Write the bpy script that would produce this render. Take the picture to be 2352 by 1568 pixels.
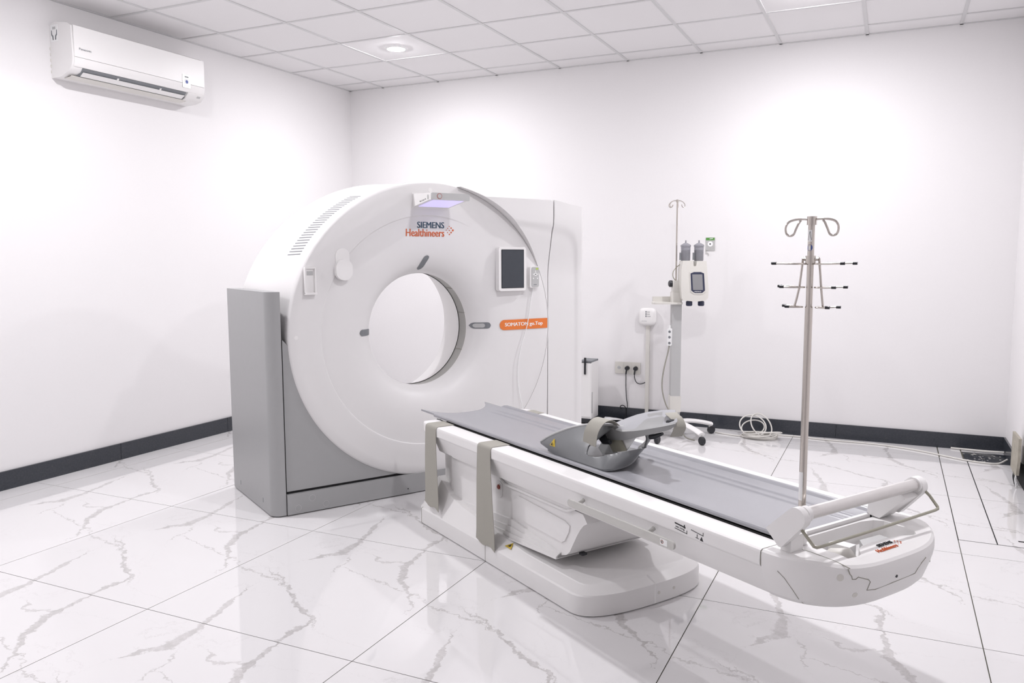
import bpy, bmesh, math, random
from mathutils import Vector, Matrix
random.seed(7)
S = bpy.context.scene
for o in list(bpy.data.objects): bpy.data.objects.remove(o)
COL = S.collection
PI = math.pi

# ------------------------------------------------------------------ camera
cam = bpy.data.cameras.new('camera'); camo = bpy.data.objects.new('camera', cam); COL.objects.link(camo)
cam.sensor_width = 36; cam.lens = 1851.65/2352*36; cam.clip_start = 0.05
_y, _p, _r = -0.43938, 0.10318, -0.0030016
_f = Vector((math.sin(_y)*math.cos(_p), math.cos(_y)*math.cos(_p), -math.sin(_p)))
_rt = Vector((math.cos(_y), -math.sin(_y), 0)); _up = _rt.cross(_f)
_r2 = _rt*math.cos(_r)+_up*math.sin(_r); _u2 = -_rt*math.sin(_r)+_up*math.cos(_r)
camo.matrix_world = Matrix(((_r2.x,_u2.x,-_f.x,4.8204),(_r2.y,_u2.y,-_f.y,-6.5869),(_r2.z,_u2.z,-_f.z,1.3892),(0,0,0,1)))
S.camera = camo
# ------------------------------------------------------------------ world / exposure
w = bpy.data.worlds.new('world'); S.world = w; w.use_nodes = True
w.node_tree.nodes['Background'].inputs[0].default_value = (0.95,0.96,1,1)
w.node_tree.nodes['Background'].inputs[1].default_value = 0.0
S.view_settings.view_transform = 'Standard'; S.view_settings.look = 'None'
S.view_settings.gamma = 1; S.view_settings.use_curve_mapping = False
S.view_settings.exposure = 0.0
LAMP_STRENGTH = 760.0
LAMP_COLOR = (0.985, 0.975, 1.0)
# ceiling downlight positions (one per fifth ceiling tile); built further down with their own light
LAMPS = [(1.29,-1.16),(4.29,-1.16),(1.29,-3.56),(4.29,-3.56),(1.29,-5.96)]

# ------------------------------------------------------------------ materials
MATS = {}
def mat(name, col, rough=.5, metal=0, spec=.5, noise=0.0, nscale=40, bump=0.0, trans=0, emit=None, estr=0, alpha=1, coat=0):
    m = bpy.data.materials.new(name); m.use_nodes = True
    nt = m.node_tree; b = nt.nodes['Principled BSDF']
    b.inputs['Base Color'].default_value = (*col,1); b.inputs['Roughness'].default_value = rough
    b.inputs['Metallic'].default_value = metal; b.inputs['Specular IOR Level'].default_value = spec
    b.inputs['Transmission Weight'].default_value = trans; b.inputs['Alpha'].default_value = alpha
    b.inputs['Coat Weight'].default_value = coat
    if emit: b.inputs['Emission Color'].default_value = (*emit,1); b.inputs['Emission Strength'].default_value = estr
    if noise or bump:
        tc = nt.nodes.new('ShaderNodeTexCoord'); n = nt.nodes.new('ShaderNodeTexNoise')
        n.inputs['Scale'].default_value = nscale; n.inputs['Detail'].default_value = 4
        nt.links.new(tc.outputs['Object'], n.inputs['Vector'])
        if noise:
            mr = nt.nodes.new('ShaderNodeMapRange'); mr.inputs[3].default_value = 1-noise; mr.inputs[4].default_value = 1+noise
            mx = nt.nodes.new('ShaderNodeMix'); mx.data_type = 'RGBA'; mx.blend_type = 'MULTIPLY'; mx.inputs[0].default_value = 1
            nt.links.new(n.outputs['Fac'], mr.inputs[0]); mx.inputs[6].default_value = (*col,1)
            nt.links.new(mr.outputs[0], mx.inputs[7]); nt.links.new(mx.outputs[2], b.inputs['Base Color'])
        if bump:
            bp = nt.nodes.new('ShaderNodeBump'); bp.inputs['Strength'].default_value = bump; bp.inputs['Distance'].default_value = .002
            nt.links.new(n.outputs['Fac'], bp.inputs['Height']); nt.links.new(bp.outputs[0], b.inputs['Normal'])
    MATS[name] = m; return m
M_wall  = mat('wall_paint', (.83,.812,.818), .75, noise=.012, nscale=60, bump=.05, spec=.25)
M_ceil  = mat('ceiling_board', (.83,.815,.822), .85, noise=.01, nscale=180, bump=.06, spec=.2)
M_grid  = mat('ceiling_grid', (.66,.655,.66), .5)
M_grout = mat('grout', (.095,.09,.07), .9, noise=.1)
M_base  = mat('black_granite', (.036,.040,.050), .25, noise=.4, nscale=90)
M_white = mat('white_plastic', (.86,.845,.84), .38, noise=.008, nscale=30)
M_gwhite= mat('gantry_plastic', (.79,.775,.775), .42, noise=.008, nscale=30)
M_cream = mat('cream_plastic', (.72,.70,.66), .4, noise=.01)
M_grey  = mat('grey_plastic', (.37,.37,.375), .38, noise=.02, nscale=25)
M_lgrey = mat('light_grey_plastic', (.50,.50,.50), .4, noise=.02)
M_dgrey = mat('dark_grey_plastic', (.20,.21,.225), .45, noise=.04)
M_hold  = mat('holder_grey', (.17,.175,.182), .34, noise=.04, nscale=30)
M_arm = mat('arm_rest_grey', (.27,.27,.272), .4, noise=.04, nscale=30)
M_cush  = mat('cushion_grey', (.38,.38,.40), .7, noise=.03, bump=.1, nscale=120)
M_black = mat('black_plastic', (.018,.019,.024), .4, noise=.1)
M_navy  = mat('navy_plastic', (.03,.035,.075), .35, noise=.1)
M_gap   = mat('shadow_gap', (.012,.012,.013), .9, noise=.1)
M_seam  = mat('seam_grey', (.33,.32,.28), .8, noise=.1)
M_pallet= mat('pallet_grey', (.33,.33,.355), .27, noise=.015, nscale=60, spec=.6)
M_strap = mat('beige_webbing', (.385,.37,.33), .85, noise=.05, nscale=400, bump=.3)
M_steel = mat('stainless', (.58,.54,.50), .17, metal=1, noise=.03)
M_alu   = mat('satin_aluminium', (.70,.68,.67), .42, metal=.75, noise=.03)
M_wire  = mat('beige_wire', (.36,.345,.28), .4, noise=.03)
M_screen= mat('dark_screen', (.035,.042,.055), .18, noise=.05, spec=.6)
M_gscreen= mat('grey_screen', (.27,.27,.28), .3, noise=.03)
M_window= mat('bore_window', (.36,.355,.335), .35, noise=.03)
M_or    = mat('orange_label', (.80,.20,.035), .45, noise=.02)
M_redtx = mat('print_orange', (.60,.12,.035), .5, noise=.02)
M_bluetx= mat('print_petrol', (.045,.09,.14), .5, noise=.02)
M_blk   = mat('print_black', (.02,.02,.022), .5, noise=.02)
M_wht   = mat('print_white', (.9,.9,.9), .5, noise=.01)
M_red   = mat('red_button', (.30,.055,.03), .4, noise=.05)
M_redrim= mat('red_ring', (.40,.12,.10), .4, noise=.05)
M_yel   = mat('warning_yellow', (.62,.44,.035), .5, noise=.03)
M_green = mat('green_print', (.10,.30,.06), .5, noise=.05)
M_lime  = mat('lime_display', (.45,.60,.12), .4, noise=.05)
M_bluep = mat('blue_print', (.06,.10,.35), .5, noise=.05)
M_clear = mat('clear_plastic', (.74,.73,.70), .16, trans=.35, noise=.02)
M_syr   = mat('smoked_clear', (.42,.42,.46), .12, trans=.55, noise=.02)
M_socket= mat('socket_cream', (.66,.64,.60), .4, noise=.01)
M_wood  = mat('stained_board', (.40,.37,.31), .7, noise=.35, nscale=22)
M_silver= mat('silver_sticker', (.55,.55,.54), .35, metal=.3, noise=.08, nscale=60)
M_paper = mat('paper', (.8,.8,.8), .7, noise=.02)
M_tray  = mat('bracket_violet', (.62,.58,.86), .4, noise=.01)
M_vled  = mat('violet_led', (.6,.55,.9), .4, emit=(.72,.66,1), estr=.5, noise=.01)
M_lamp  = mat('lamp_diffuser', (.9,.9,.9), .5, emit=LAMP_COLOR, estr=LAMP_STRENGTH, noise=.01)
M_bluel = mat('blue_led', (.05,.1,.4), .4, noise=.01)

# ---- marble tile: every tile carries the same printed vein pattern (local metres -> 0..1 across the tile)
TX, TY = 0.995, 1.02
def marble():
    m = bpy.data.materials.new('marble_tile'); m.use_nodes = True; nt = m.node_tree; N = nt.nodes; L = nt.links
    b = N['Principled BSDF']
    tc = N.new('ShaderNodeTexCoord'); mp = N.new('ShaderNodeMapping'); mp.inputs['Scale'].default_value = (1/TX,1/TY,1)
    L.new(tc.outputs['Object'], mp.inputs['Vector'])
    def noise(scale, detail=5, off=(0,0,0), rough=.6):
        a = N.new('ShaderNodeVectorMath'); a.operation='ADD'; a.inputs[1].default_value = off
        L.new(mp.outputs[0], a.inputs[0])
        n = N.new('ShaderNodeTexNoise'); n.inputs['Scale'].default_value = scale; n.inputs['Detail'].default_value = detail
        n.inputs['Roughness'].default_value = rough
        L.new(a.outputs[0], n.inputs['Vector']); return n
    def math_(op, a, c=None, d=None, clamp=False):
        x = N.new('ShaderNodeMath'); x.operation = op; x.use_clamp = clamp
        for i,v in enumerate((a,c,d)):
            if v is None: continue
            if isinstance(v,(int,float)): x.inputs[i].default_value = v
            else: L.new(v, x.inputs[i])
        return x.outputs[0]
    # warped coordinates
    nw = noise(7, 6); sw = N.new('ShaderNodeVectorMath'); sw.operation='SUBTRACT'; sw.inputs[1].default_value=(.5,.5,.5)
    L.new(nw.outputs['Color'], sw.inputs[0])
    sc = N.new('ShaderNodeVectorMath'); sc.operation='SCALE'; sc.inputs['Scale'].default_value=.12; L.new(sw.outputs[0], sc.inputs[0])
    nw2 = noise(34, 5, (2,4,0), .65); sw2 = N.new('ShaderNodeVectorMath'); sw2.operation='SUBTRACT'; sw2.inputs[1].default_value=(.5,.5,.5); L.new(nw2.outputs['Color'], sw2.inputs[0])
    sc2 = N.new('ShaderNodeVectorMath'); sc2.operation='SCALE'; sc2.inputs['Scale'].default_value=.062; L.new(sw2.outputs[0], sc2.inputs[0])
    sc3 = N.new('ShaderNodeVectorMath'); sc3.operation='ADD'; L.new(sc.outputs[0], sc3.inputs[0]); L.new(sc2.outputs[0], sc3.inputs[1]); sc = sc3
    ad = N.new('ShaderNodeVectorMath'); ad.operation='ADD'; L.new(mp.outputs[0], ad.inputs[0]); L.new(sc.outputs[0], ad.inputs[1])
    sx = N.new('ShaderNodeSeparateXYZ'); L.new(ad.outputs[0], sx.inputs[0]); X, Y = sx.outputs[0], sx.outputs[1]
    patch = noise(9, 6, (3.1,7.7,0)).outputs['Fac']
    fine = noise(26, 6, (9.1,2.7,0), .7).outputs['Fac']
    def curve(src, pts):
        c = N.new('ShaderNodeFloatCurve'); cm = c.mapping.curves[0]
        pts = sorted(pts)
        cm.points[0].location = pts[0]; cm.points[1].location = pts[-1]
        for p in pts[1:-1]: cm.points.new(*p)
        for p in cm.points: p.handle_type = 'AUTO_CLAMPED'
        c.mapping.update(); L.new(src, c.inputs['Value']); return c.outputs[0]
    masks = []
    def vein(src, dst, pts, wid, dark):
        pos = curve(src, pts); wv = curve(src, wid)
        d = math_('ABSOLUTE', math_('SUBTRACT', dst, pos))
        wn = math_('MULTIPLY', wv, math_('MULTIPLY_ADD', patch, 2.2, -.35))
        k = math_('SUBTRACT', 1.0, math_('DIVIDE', d, math_('MAXIMUM', wn, .0004)), clamp=True)
        k = math_('MULTIPLY', k, 3.0, clamp=True)
        # thin hard edge line on top of the soft patch
        k = math_('MULTIPLY', k, math_('MULTIPLY_ADD', fine, 2.4, -.38, clamp=True))
        masks.append(math_('MULTIPLY', k, dark))
    vein(Y, X, [(0,.66),(.08,.662),(.14,.667),(.20,.645),(.235,.62),(.27,.53),(.40,.97),(.50,.90),(.57,.85),(.66,.765),(.72,.735),(.82,.70),(.90,.685),(1,.665)],
               [(0,.020),(.08,.022),(.18,.012),(.25,.006),(.30,0),(.37,0),(.42,.006),(.5,.010),(.57,.022),(.66,.036),(.78,.034),(.88,.020),(1,.018)], .62)
    vein(X, Y, [(0,.55),(.2,.50),(.41,.355),(.53,.27),(.63,.23),(.72,.14),(1,.1)],
               [(0,0),(.12,0),(.2,.006),(.35,.012),(.50,.020),(.60,.022),(.66,.010),(.74,0),(1,0)], .6)
    vein(X, Y, [(0,.475),(.1,.465),(.23,.455),(.38,.385),(.43,.67),(.6,.635),(.76,.575),(.93,.525),(1,.48)],
               [(0,.006),(.2,.006),(.36,.004),(.39,0),(.44,0),(.47,.007),(.7,.007),(1,.006)], .5)
    vein(Y, X, [(0,.30),(.16,.26),(.35,.22),(.50,.20),(.72,.25),(.84,.33),(.97,.32),(1,.31)],
               [(0,.018),(.12,.020),(.28,.010),(.40,0),(.66,0),(.72,.018),(.80,.040),(.95,.036),(1,.020)], .55)
    # the arm that leaves the thick patch
    vein(Y, X, [(0,.9),(.3,.62),(.5,.50),(.62,.44),(.70,.425),(.80,.38),(1,.3)],
               [(0,0),(.58,0),(.64,.006),(.76,.006),(.82,0),(1,0)], .5)
    vein(X, Y, [(0,.93),(.3,.90),(.5,.84),(.58,.80),(.68,.83),(1,.9)],
               [(0,0),(.46,0),(.52,.010),(.62,.014),(.68,.006),(.72,0),(1,0)], .45)
    # faint hairlines everywhere
    nh = noise(3.2, 7, (5,5,0), .62).outputs['Fac']
    h = math_('ABSOLUTE', math_('SUBTRACT', nh, .5))
    h = math_('SUBTRACT', 1.0, math_('MULTIPLY', h, 130.0), clamp=True)
    gate = math_('MULTIPLY', math_('SUBTRACT', noise(2.3, 2, (1,8,0)).outputs['Fac'], .52, clamp=True), 5.0, clamp=True)
    masks.append(math_('MULTIPLY', math_('MULTIPLY', h, gate), .28))
    tot = masks[0]
    for k in masks[1:]: tot = math_('MAXIMUM', tot, k)
    mx = N.new('ShaderNodeMix'); mx.data_type='RGBA'; L.new(tot, mx.inputs[0])
    mx.inputs[6].default_value = (.76,.745,.752,1); mx.inputs[7].default_value = (.35,.325,.318,1)
    L.new(mx.outputs[2], b.inputs['Base Color'])
    b.inputs['Roughness'].default_value = .03; b.inputs['Specular IOR Level'].default_value = .95
    return m
M_tile = marble()

def granite():
    m = MATS['black_granite']; nt = m.node_tree; N = nt.nodes; L = nt.links; b = N['Principled BSDF']
    tc = N.new('ShaderNodeTexCoord'); n = N.new('ShaderNodeTexNoise'); n.inputs['Scale'].default_value = 3.0; n.inputs['Detail'].default_value = 6
    L.new(tc.outputs['Object'], n.inputs['Vector'])
    a = N.new('ShaderNodeMath'); a.operation='SUBTRACT'; a.inputs[1].default_value=.5; L.new(n.outputs['Fac'], a.inputs[0])
    c = N.new('ShaderNodeMath'); c.operation='ABSOLUTE'; L.new(a.outputs[0], c.inputs[0])
    d = N.new('ShaderNodeMath'); d.operation='LESS_THAN'; d.inputs[1].default_value=.0005; L.new(c.outputs[0], d.inputs[0])
    mx = N.new('ShaderNodeMix'); mx.data_type='RGBA'
    L.new(d.outputs[0], mx.inputs[0]); src = b.inputs['Base Color'].links[0].from_socket
    L.new(src, mx.inputs[6]); mx.inputs[7].default_value=(.065,.067,.074,1)
    L.new(mx.outputs[2], b.inputs['Base Color'])
granite()

# ------------------------------------------------------------------ mesh helpers
def finish(name, bm, m, parent=None, smooth=35, loc=None):
    me = bpy.data.meshes.new(name)
    bmesh.ops.recalc_face_normals(bm, faces=bm.faces[:])
    bm.to_mesh(me); bm.free()
    if m: me.materials.append(m)
    if smooth:
        me.polygons.foreach_set('use_smooth', [True]*len(me.polygons))
        me.set_sharp_from_angle(angle=math.radians(smooth))
    o = bpy.data.objects.new(name, me); COL.objects.link(o)
    if parent: o.parent = parent
    if loc: o.location = loc
    return o
def bevel_all(bm, r, seg=2, minang=30):
    if r <= 0: return
    es = [e for e in bm.edges if len(e.link_faces)==2 and e.calc_face_angle(0) > math.radians(minang)]
    bmesh.ops.bevel(bm, geom=es, offset=r, offset_type='OFFSET', segments=seg, profile=.5, affect='EDGES', clamp_overlap=True)
def add_box(bm, x0,x1,y0,y1,z0,z1):
    v = [bm.verts.new(p) for p in ((x0,y0,z0),(x1,y0,z0),(x1,y1,z0),(x0,y1,z0),(x0,y0,z1),(x1,y0,z1),(x1,y1,z1),(x0,y1,z1))]
    for f in ((0,3,2,1),(4,5,6,7),(0,1,5,4),(1,2,6,5),(2,3,7,6),(3,0,4,7)): bm.faces.new([v[i] for i in f])
    return v
def box(name, x0,x1,y0,y1,z0,z1, m, parent=None, r=0, seg=2, smooth=35):
    bm = bmesh.new(); add_box(bm, x0,x1,y0,y1,z0,z1); bevel_all(bm, r, seg); return finish(name, bm, m, parent, smooth)
def cbox(name, c, s, m, parent=None, r=0, seg=2):
    return box(name, c[0]-s[0]/2,c[0]+s[0]/2,c[1]-s[1]/2,c[1]+s[1]/2,c[2]-s[2]/2,c[2]+s[2]/2, m, parent, r, seg)
AX = {'x':lambda u,v,t:(t,u,v), 'y':lambda u,v,t:(u,t,v), 'z':lambda u,v,t:(u,v,t)}
def add_prism(bm, pts, t0, t1, axis='y'):
    f = AX[axis]
    a = [bm.verts.new(f(p[0],p[1],t0)) for p in pts]; c = [bm.verts.new(f(p[0],p[1],t1)) for p in pts]
    n = len(pts); bm.faces.new(a); bm.faces.new(c[::-1])
    for i in range(n): bm.faces.new((a[i],c[i],c[(i+1)%n],a[(i+1)%n]))
def prism(name, pts, t0, t1, axis, m, parent=None, r=0, seg=2, smooth=35):
    bm = bmesh.new(); add_prism(bm, pts, t0, t1, axis); bevel_all(bm, r, seg); return finish(name, bm, m, parent, smooth)
def rrect(x0,x1,y0,y1,r,n=5):
    out=[]
    for cx,cy,a0 in ((x1-r,y1-r,0),(x0+r,y1-r,90),(x0+r,y0+r,180),(x1-r,y0+r,270)):
        for i in range(n+1):
            a=math.radians(a0+90*i/n); out.append((cx+r*math.cos(a),cy+r*math.sin(a)))
    return out
def circ(cx,cy,r,n=24,ry=None): 
    ry = r if ry is None else ry
    return [(cx+r*math.cos(2*PI*i/n),cy+ry*math.sin(2*PI*i/n)) for i in range(n)]
def add_loft(bm, rings, closed=True, caps=True):
    R=[[bm.verts.new(p) for p in ring] for ring in rings]; n=len(R[0])
    for a,c in zip(R[:-1],R[1:]):
        for i in range(n if closed else n-1):
            j=(i+1)%n; bm.faces.new((a[i],a[j],c[j],c[i]))
    if caps and closed:
        bm.faces.new(R[0][::-1]); bm.faces.new(R[-1])
    return R
def loft(name, rings, m, parent=None, closed=True, caps=True, smooth=35):
    bm=bmesh.new(); add_loft(bm, rings, closed, caps); return finish(name,bm,m,parent,smooth)
def thick(bm, t):
    t=abs(t); bm.normal_update(); vs=list(bm.verts); fs=list(bm.faces); sg=-1 if sum(f.normal.z*f.calc_area() for f in fs)<0 else 1
    be=[(e.verts[0],e.verts[1]) for e in bm.edges if len(e.link_faces)==1]
    mp={v:bm.verts.new(v.co-v.normal*t*sg) for v in vs}
    for f in fs: bm.faces.new([mp[v] for v in reversed(f.verts)])
    for a,b in be: bm.faces.new((a,b,mp[b],mp[a]))
def smooth_path(pts, k=6):
    pts=[Vector(p) for p in pts]
    if len(pts)<3: return pts
    P=[2*pts[0]-pts[1]]+pts+[2*pts[-1]-pts[-2]]; out=[]
    for i in range(1,len(P)-2):
        a,b,c,d=P[i-1],P[i],P[i+1],P[i+2]
        for j in range(k):
            t=j/k; out.append(.5*((2*b)+(c-a)*t+(2*a-5*b+4*c-d)*t*t+(3*b-a-3*c+d)*t**3))
    out.append(pts[-1]); return out
def add_tube(bm, pts, r, n=10, caps=True, radii=None, flat=None):
    pts=[Vector(p) for p in pts]; rings=[]; up=None
    for i,p in enumerate(pts):
        d=(pts[min(i+1,len(pts)-1)]-pts[max(i-1,0)]).normalized()
        if up is None:
            up=Vector((0,0,1)) if abs(d.z)<.9 else Vector((1,0,0))
            up=(up-d*up.dot(d)).normalized()
        else: up=(up-d*up.dot(d)).normalized()
        s=d.cross(up); rr=radii[i] if radii else r
        fx,fy = flat if flat else (1,1)
        rings.append([p+(s*math.cos(2*PI*k/n)*fx+up*math.sin(2*PI*k/n)*fy)*rr for k in range(n)])
    add_loft(bm, rings, True, caps)
def tube(name, pts, r, m, parent=None, n=10, smoothk=0, radii=None, flat=None):
    bm=bmesh.new(); add_tube(bm, smooth_path(pts,smoothk) if smoothk else pts, r, n, True, radii, flat); return finish(name,bm,m,parent,45)
def add_lathe(bm, prof, n=32, axis='z', c=(0,0,0), a0=0, a1=2*PI, capends=False):
    full=abs(a1-a0-2*PI)<1e-6; cnt=n if full else n+1; R=[]
    for k in range(cnt):
        a=a0+(a1-a0)*k/n; ca,sa=math.cos(a),math.sin(a); ring=[]
        for r,t in prof:
            p=(r*ca,r*sa,t) if axis=='z' else ((r*ca,t,r*sa) if axis=='y' else (t,r*ca,r*sa))
            ring.append(bm.verts.new((p[0]+c[0],p[1]+c[1],p[2]+c[2])))
        R.append(ring)
    for k in range(n):
        a,b_=R[k],R[(k+1)%cnt]
        for i in range(len(prof)-1): bm.faces.new((a[i],a[i+1],b_[i+1],b_[i]))
    bmesh.ops.remove_doubles(bm, verts=bm.verts[:], dist=1e-6)
def lathe(name, prof, m, parent=None, n=32, axis='z', c=(0,0,0), smooth=35):
    bm=bmesh.new(); add_lathe(bm,prof,n,axis,c); return finish(name,bm,m,parent,smooth)
def cyl(name, p0, p1, r, m, parent=None, n=20, r2=None, bev=0):
    bm=bmesh.new(); p0,p1=Vector(p0),Vector(p1); d=(p1-p0).normalized()
    if bev:
        pts=[p0,p0+d*bev,p1-d*bev,p1]; add_tube(bm,pts,r,n,True,[r-bev,r,r,r-bev])
    else: add_tube(bm,[p0,p1],r,n,True,[r,r if r2 is None else r2])
    return finish(name,bm,m,parent,35)
def text(name, body, w, h, m, parent, mtx, bold=0.0, thick=.0004, fat=0.0):
    """lettering stretched to w x h, standing in the local xy plane of mtx (origin = lower left corner)"""
    cu=bpy.data.curves.new(name,'FONT'); cu.body=body; cu.size=1; cu.extrude=.002; cu.offset=bold; cu.resolution_u=3
    to=bpy.data.objects.new(name,cu); COL.objects.link(to)
    dg=bpy.context.evaluated_depsgraph_get(); me=bpy.data.meshes.new_from_object(to.evaluated_get(dg))
    bpy.data.objects.remove(to); bpy.data.curves.remove(cu)
    xs=[v.co.x for v in me.vertices]; ys=[v.co.y for v in me.vertices]
    x0,x1,y0,y1=min(xs),max(xs),min(ys),max(ys)
    for v in me.vertices: v.co=Vector(((v.co.x-x0)/(x1-x0)*w,(v.co.y-y0)/(y1-y0)*h,(v.co.z/.002)*thick/2))
    if fat:      # embolden: a second outline a hair to the right, squeezed back into the width
        bm=bmesh.new(); bm.from_mesh(me); ret=bmesh.ops.duplicate(bm,geom=bm.verts[:]+bm.edges[:]+bm.faces[:])
        for e in ret['geom']:
            if isinstance(e,bmesh.types.BMVert): e.co.x+=fat; e.co.z+=thick*.35
        for v in bm.verts: v.co.x*=w/(w+fat)
        bm.to_mesh(me); bm.free()
    me.materials.clear(); me.materials.append(m)
    o=bpy.data.objects.new(name,me); COL.objects.link(o); o.parent=parent; o.matrix_local=mtx; return o
def basis(o,x,y):
    x=Vector(x).normalized(); y=Vector(y); y=(y-x*y.dot(x)).normalized(); z=x.cross(y)
    return Matrix(((x.x,y.x,z.x,o[0]),(x.y,y.y,z.y,o[1]),(x.z,y.z,z.z,o[2]),(0,0,0,1)))
def thing(name, label, cat, loc=(0,0,0), rz=0, group=None):
    o=bpy.data.objects.new(name,None); COL.objects.link(o); o.location=loc; o.rotation_euler=(0,0,rz)
    o.empty_display_size=.1; o['label']=label; o['category']=cat
    if group: o['group']=group
    return o
def tag(o,label,cat,group=None):
    o['label']=label; o['category']=cat
    if group: o['group']=group
    return o
def struct(o): o['kind']='structure'; return o
def lab(o,l): o['label']=l; return o

# ================================================================== ROOM
RX, RY, RH = 5.6, -7.6, 2.9977
fl = struct(box('floor', -.1, RX+.1, RY-.1, .1, -.14, -.0025, M_grout, smooth=0))
xs=[0]+[.195+TX*k for k in range(0,6) if .195+TX*k<RX]+[RX]
ys=[-3.39+TY*k for k in range(-5,5)]; ys=[RY]+[y for y in ys if RY+.05<y<-.02]+[0]
J=.0019
cache={}
def tile(x0,x1,y0,y1,ox,oy,name='floor_tile',m=M_tile):
    k=tuple(round(v,4) for v in (x0-ox,x1-ox,y0-oy,y1-oy))
    if k not in cache or name!='floor_tile':
        bm=bmesh.new(); add_box(bm,x0-ox+J,x1-ox-J,y0-oy+J,y1-oy-J,-.012,0)
        o=finish(name,bm,m,fl,0)
        if name=='floor_tile': cache[k]=o.data
    else:
        o=bpy.data.objects.new(name,cache[k]); COL.objects.link(o); o.parent=fl
    o.location=(ox,oy,0); return o
for i in range(len(xs)-1):
    for j in range(len(ys)-1):
        x0,x1,y0,y1=xs[i],xs[i+1],ys[j],ys[j+1]
        ox=x0 if i>0 else x1-TX; oy=y0 if j>0 else y1-TY
        if x0>5.1:     # the cable trench strip by the right wall: loose cut tiles with open joints
            if y0>-.4:
                tile(x0+.004,5.318,y0,y1,ox,oy); tile(5.322,x1,-.085,y1,ox,oy)
                lab(tile(5.325,x1,y0-.06,-.088,ox,oy,'granite_tile',M_base),'black granite filler tile with plaster splashes')
            elif y1>-.36:
                tile(x0+.001,5.3375,y0,y1,ox,oy); tile(5.3395,x1,y0,y1-.065,ox,oy)
            elif y1>-1.4:
                tile(x0+.001,5.3375,-2.158,y1,ox,oy); tile(5.3395,x1,-2.157,y1,ox,oy)
                tile(x0,x1,y0,-2.163,ox,oy)
            else: tile(x0,x1,y0,y1,ox,oy)
        else: tile(x0,x1,y0,y1,ox,oy)
for b_ in ((5.163,5.1715,-2.16,-.34),(5.333,5.343,-2.16,-.39),(5.168,RX,-2.166,-2.154)): box('trench_gap',*b_,-.006,-.0022,M_gap,fl,smooth=0)
box('lift_slot',5.435,5.47,-2.075,-2.06,-.004,.0008,M_gap,fl,smooth=0)
# plaster splashes on the filler tile
bm=bmesh.new()
for k in range(46):
    cx,cy=random.gauss(5.42,.045),random.uniform(-.375,-.11)
    if k>32: cx=random.uniform(5.34,5.56)
    r=random.uniform(.002,.010)
    bmesh.ops.create_circle(bm,cap_ends=True,segments=7,radius=r,matrix=Matrix.Translation((cx,cy,.0006))@Matrix.Rotation(random.random(),4,'Z')@Matrix.Diagonal((1,random.uniform(.4,1),1,1)))
sp=finish('plaster_splash',bm,M_socket,fl,0); sp['kind']='stuff'

wl=struct(box('wall_left', -.15,0, RY-.15,.15, -.1,RH+.1, M_wall, smooth=0))
wb=struct(box('wall_back', 0,RX, 0,.15, -.1,RH+.1, M_wall, smooth=0))
wr=struct(box('wall_right', RX,RX+.15, RY-.15,.15, -.1,RH+.1, M_wall, smooth=0))
wf=struct(box('wall_front', 0,RX, RY-.15,RY, -.1,RH+.1, M_wall, smooth=0))
# ceiling: slab, T-bar runners, lay-in tiles
ce=struct(box('ceiling', 0,RX,RY,0, RH+.03,RH+.12, M_ceil, smooth=0))
cxs=[0]+[.388+.6*k for k in range(9)]+[RX]; cys=[0]+[-.263-.6*k for k in range(13) if -.263-.6*k>RY+.05]+[RY]
cc={}
for i in range(len(cxs)-1):
    for j in range(len(cys)-1):
        sx,sy=cxs[i+1]-cxs[i]-.016,cys[j]-cys[j+1]-.016; k=(round(sx,3),round(sy,3))
        if k not in cc:
            bm=bmesh.new(); add_box(bm,-sx/2,sx/2,-sy/2,sy/2,0,.018); o=finish('ceiling_tile',bm,M_ceil,ce,0); cc[k]=o.data
        else:
            o=bpy.data.objects.new('ceiling_tile',cc[k]); COL.objects.link(o); o.parent=ce
        o.location=((cxs[i]+cxs[i+1])/2,(cys[j]+cys[j+1])/2,RH+.001)
for x in cxs[1:-1]: box('ceiling_runner', x-.011,x+.011,RY,0,RH-.004,RH+.006,M_grid,ce,smooth=0)
for y in cys[1:-1]: box('ceiling_runner', 0,RX,y-.011,y+.011,RH-.0035,RH+.0055,M_grid,ce,smooth=0)
box('wall_angle',0,RX,-.022,0,RH-.004,RH+.006,M_grid,ce,smooth=0); box('wall_angle',0,.022,RY,0,RH-.004,RH+.006,M_grid,ce,smooth=0)
# baseboards of polished granite strips
bl=struct(box('baseboard_left',0,.006,RY,0,0,.110,M_gap,smooth=0)); bb=struct(box('baseboard_back',0,RX,-.006,0,0,.110,M_gap,smooth=0)); br=struct(box('baseboard_right',RX-.006,RX,RY,0,0,.108,M_gap,smooth=0))
y=-.763
cuts=[0]+[-.763-1.0*k for k in range(7)]
for a,c in zip(cuts[:-1],cuts[1:]): box('granite_strip',0,.013,c+.0015,a-.0015,0,.114,M_base,bl,.001,1)
cuts=[0,.55,1.53,2.51,3.49,4.48,RX-.012]
for a,c in zip(cuts[:-1],cuts[1:]): box('granite_strip',a+.001,c-.001,-.013,0,0,.112,M_base,bb,.001,1)
for a,c in ((0-.014,-.74),(-1.06,-2.05),(-2.05,-3.05),(-3.05,-4.05),(-4.05,-5.05)): box('granite_strip',RX-.013,RX,c+.001,a-.001,0,.112,M_base,br,.001,1)

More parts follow.
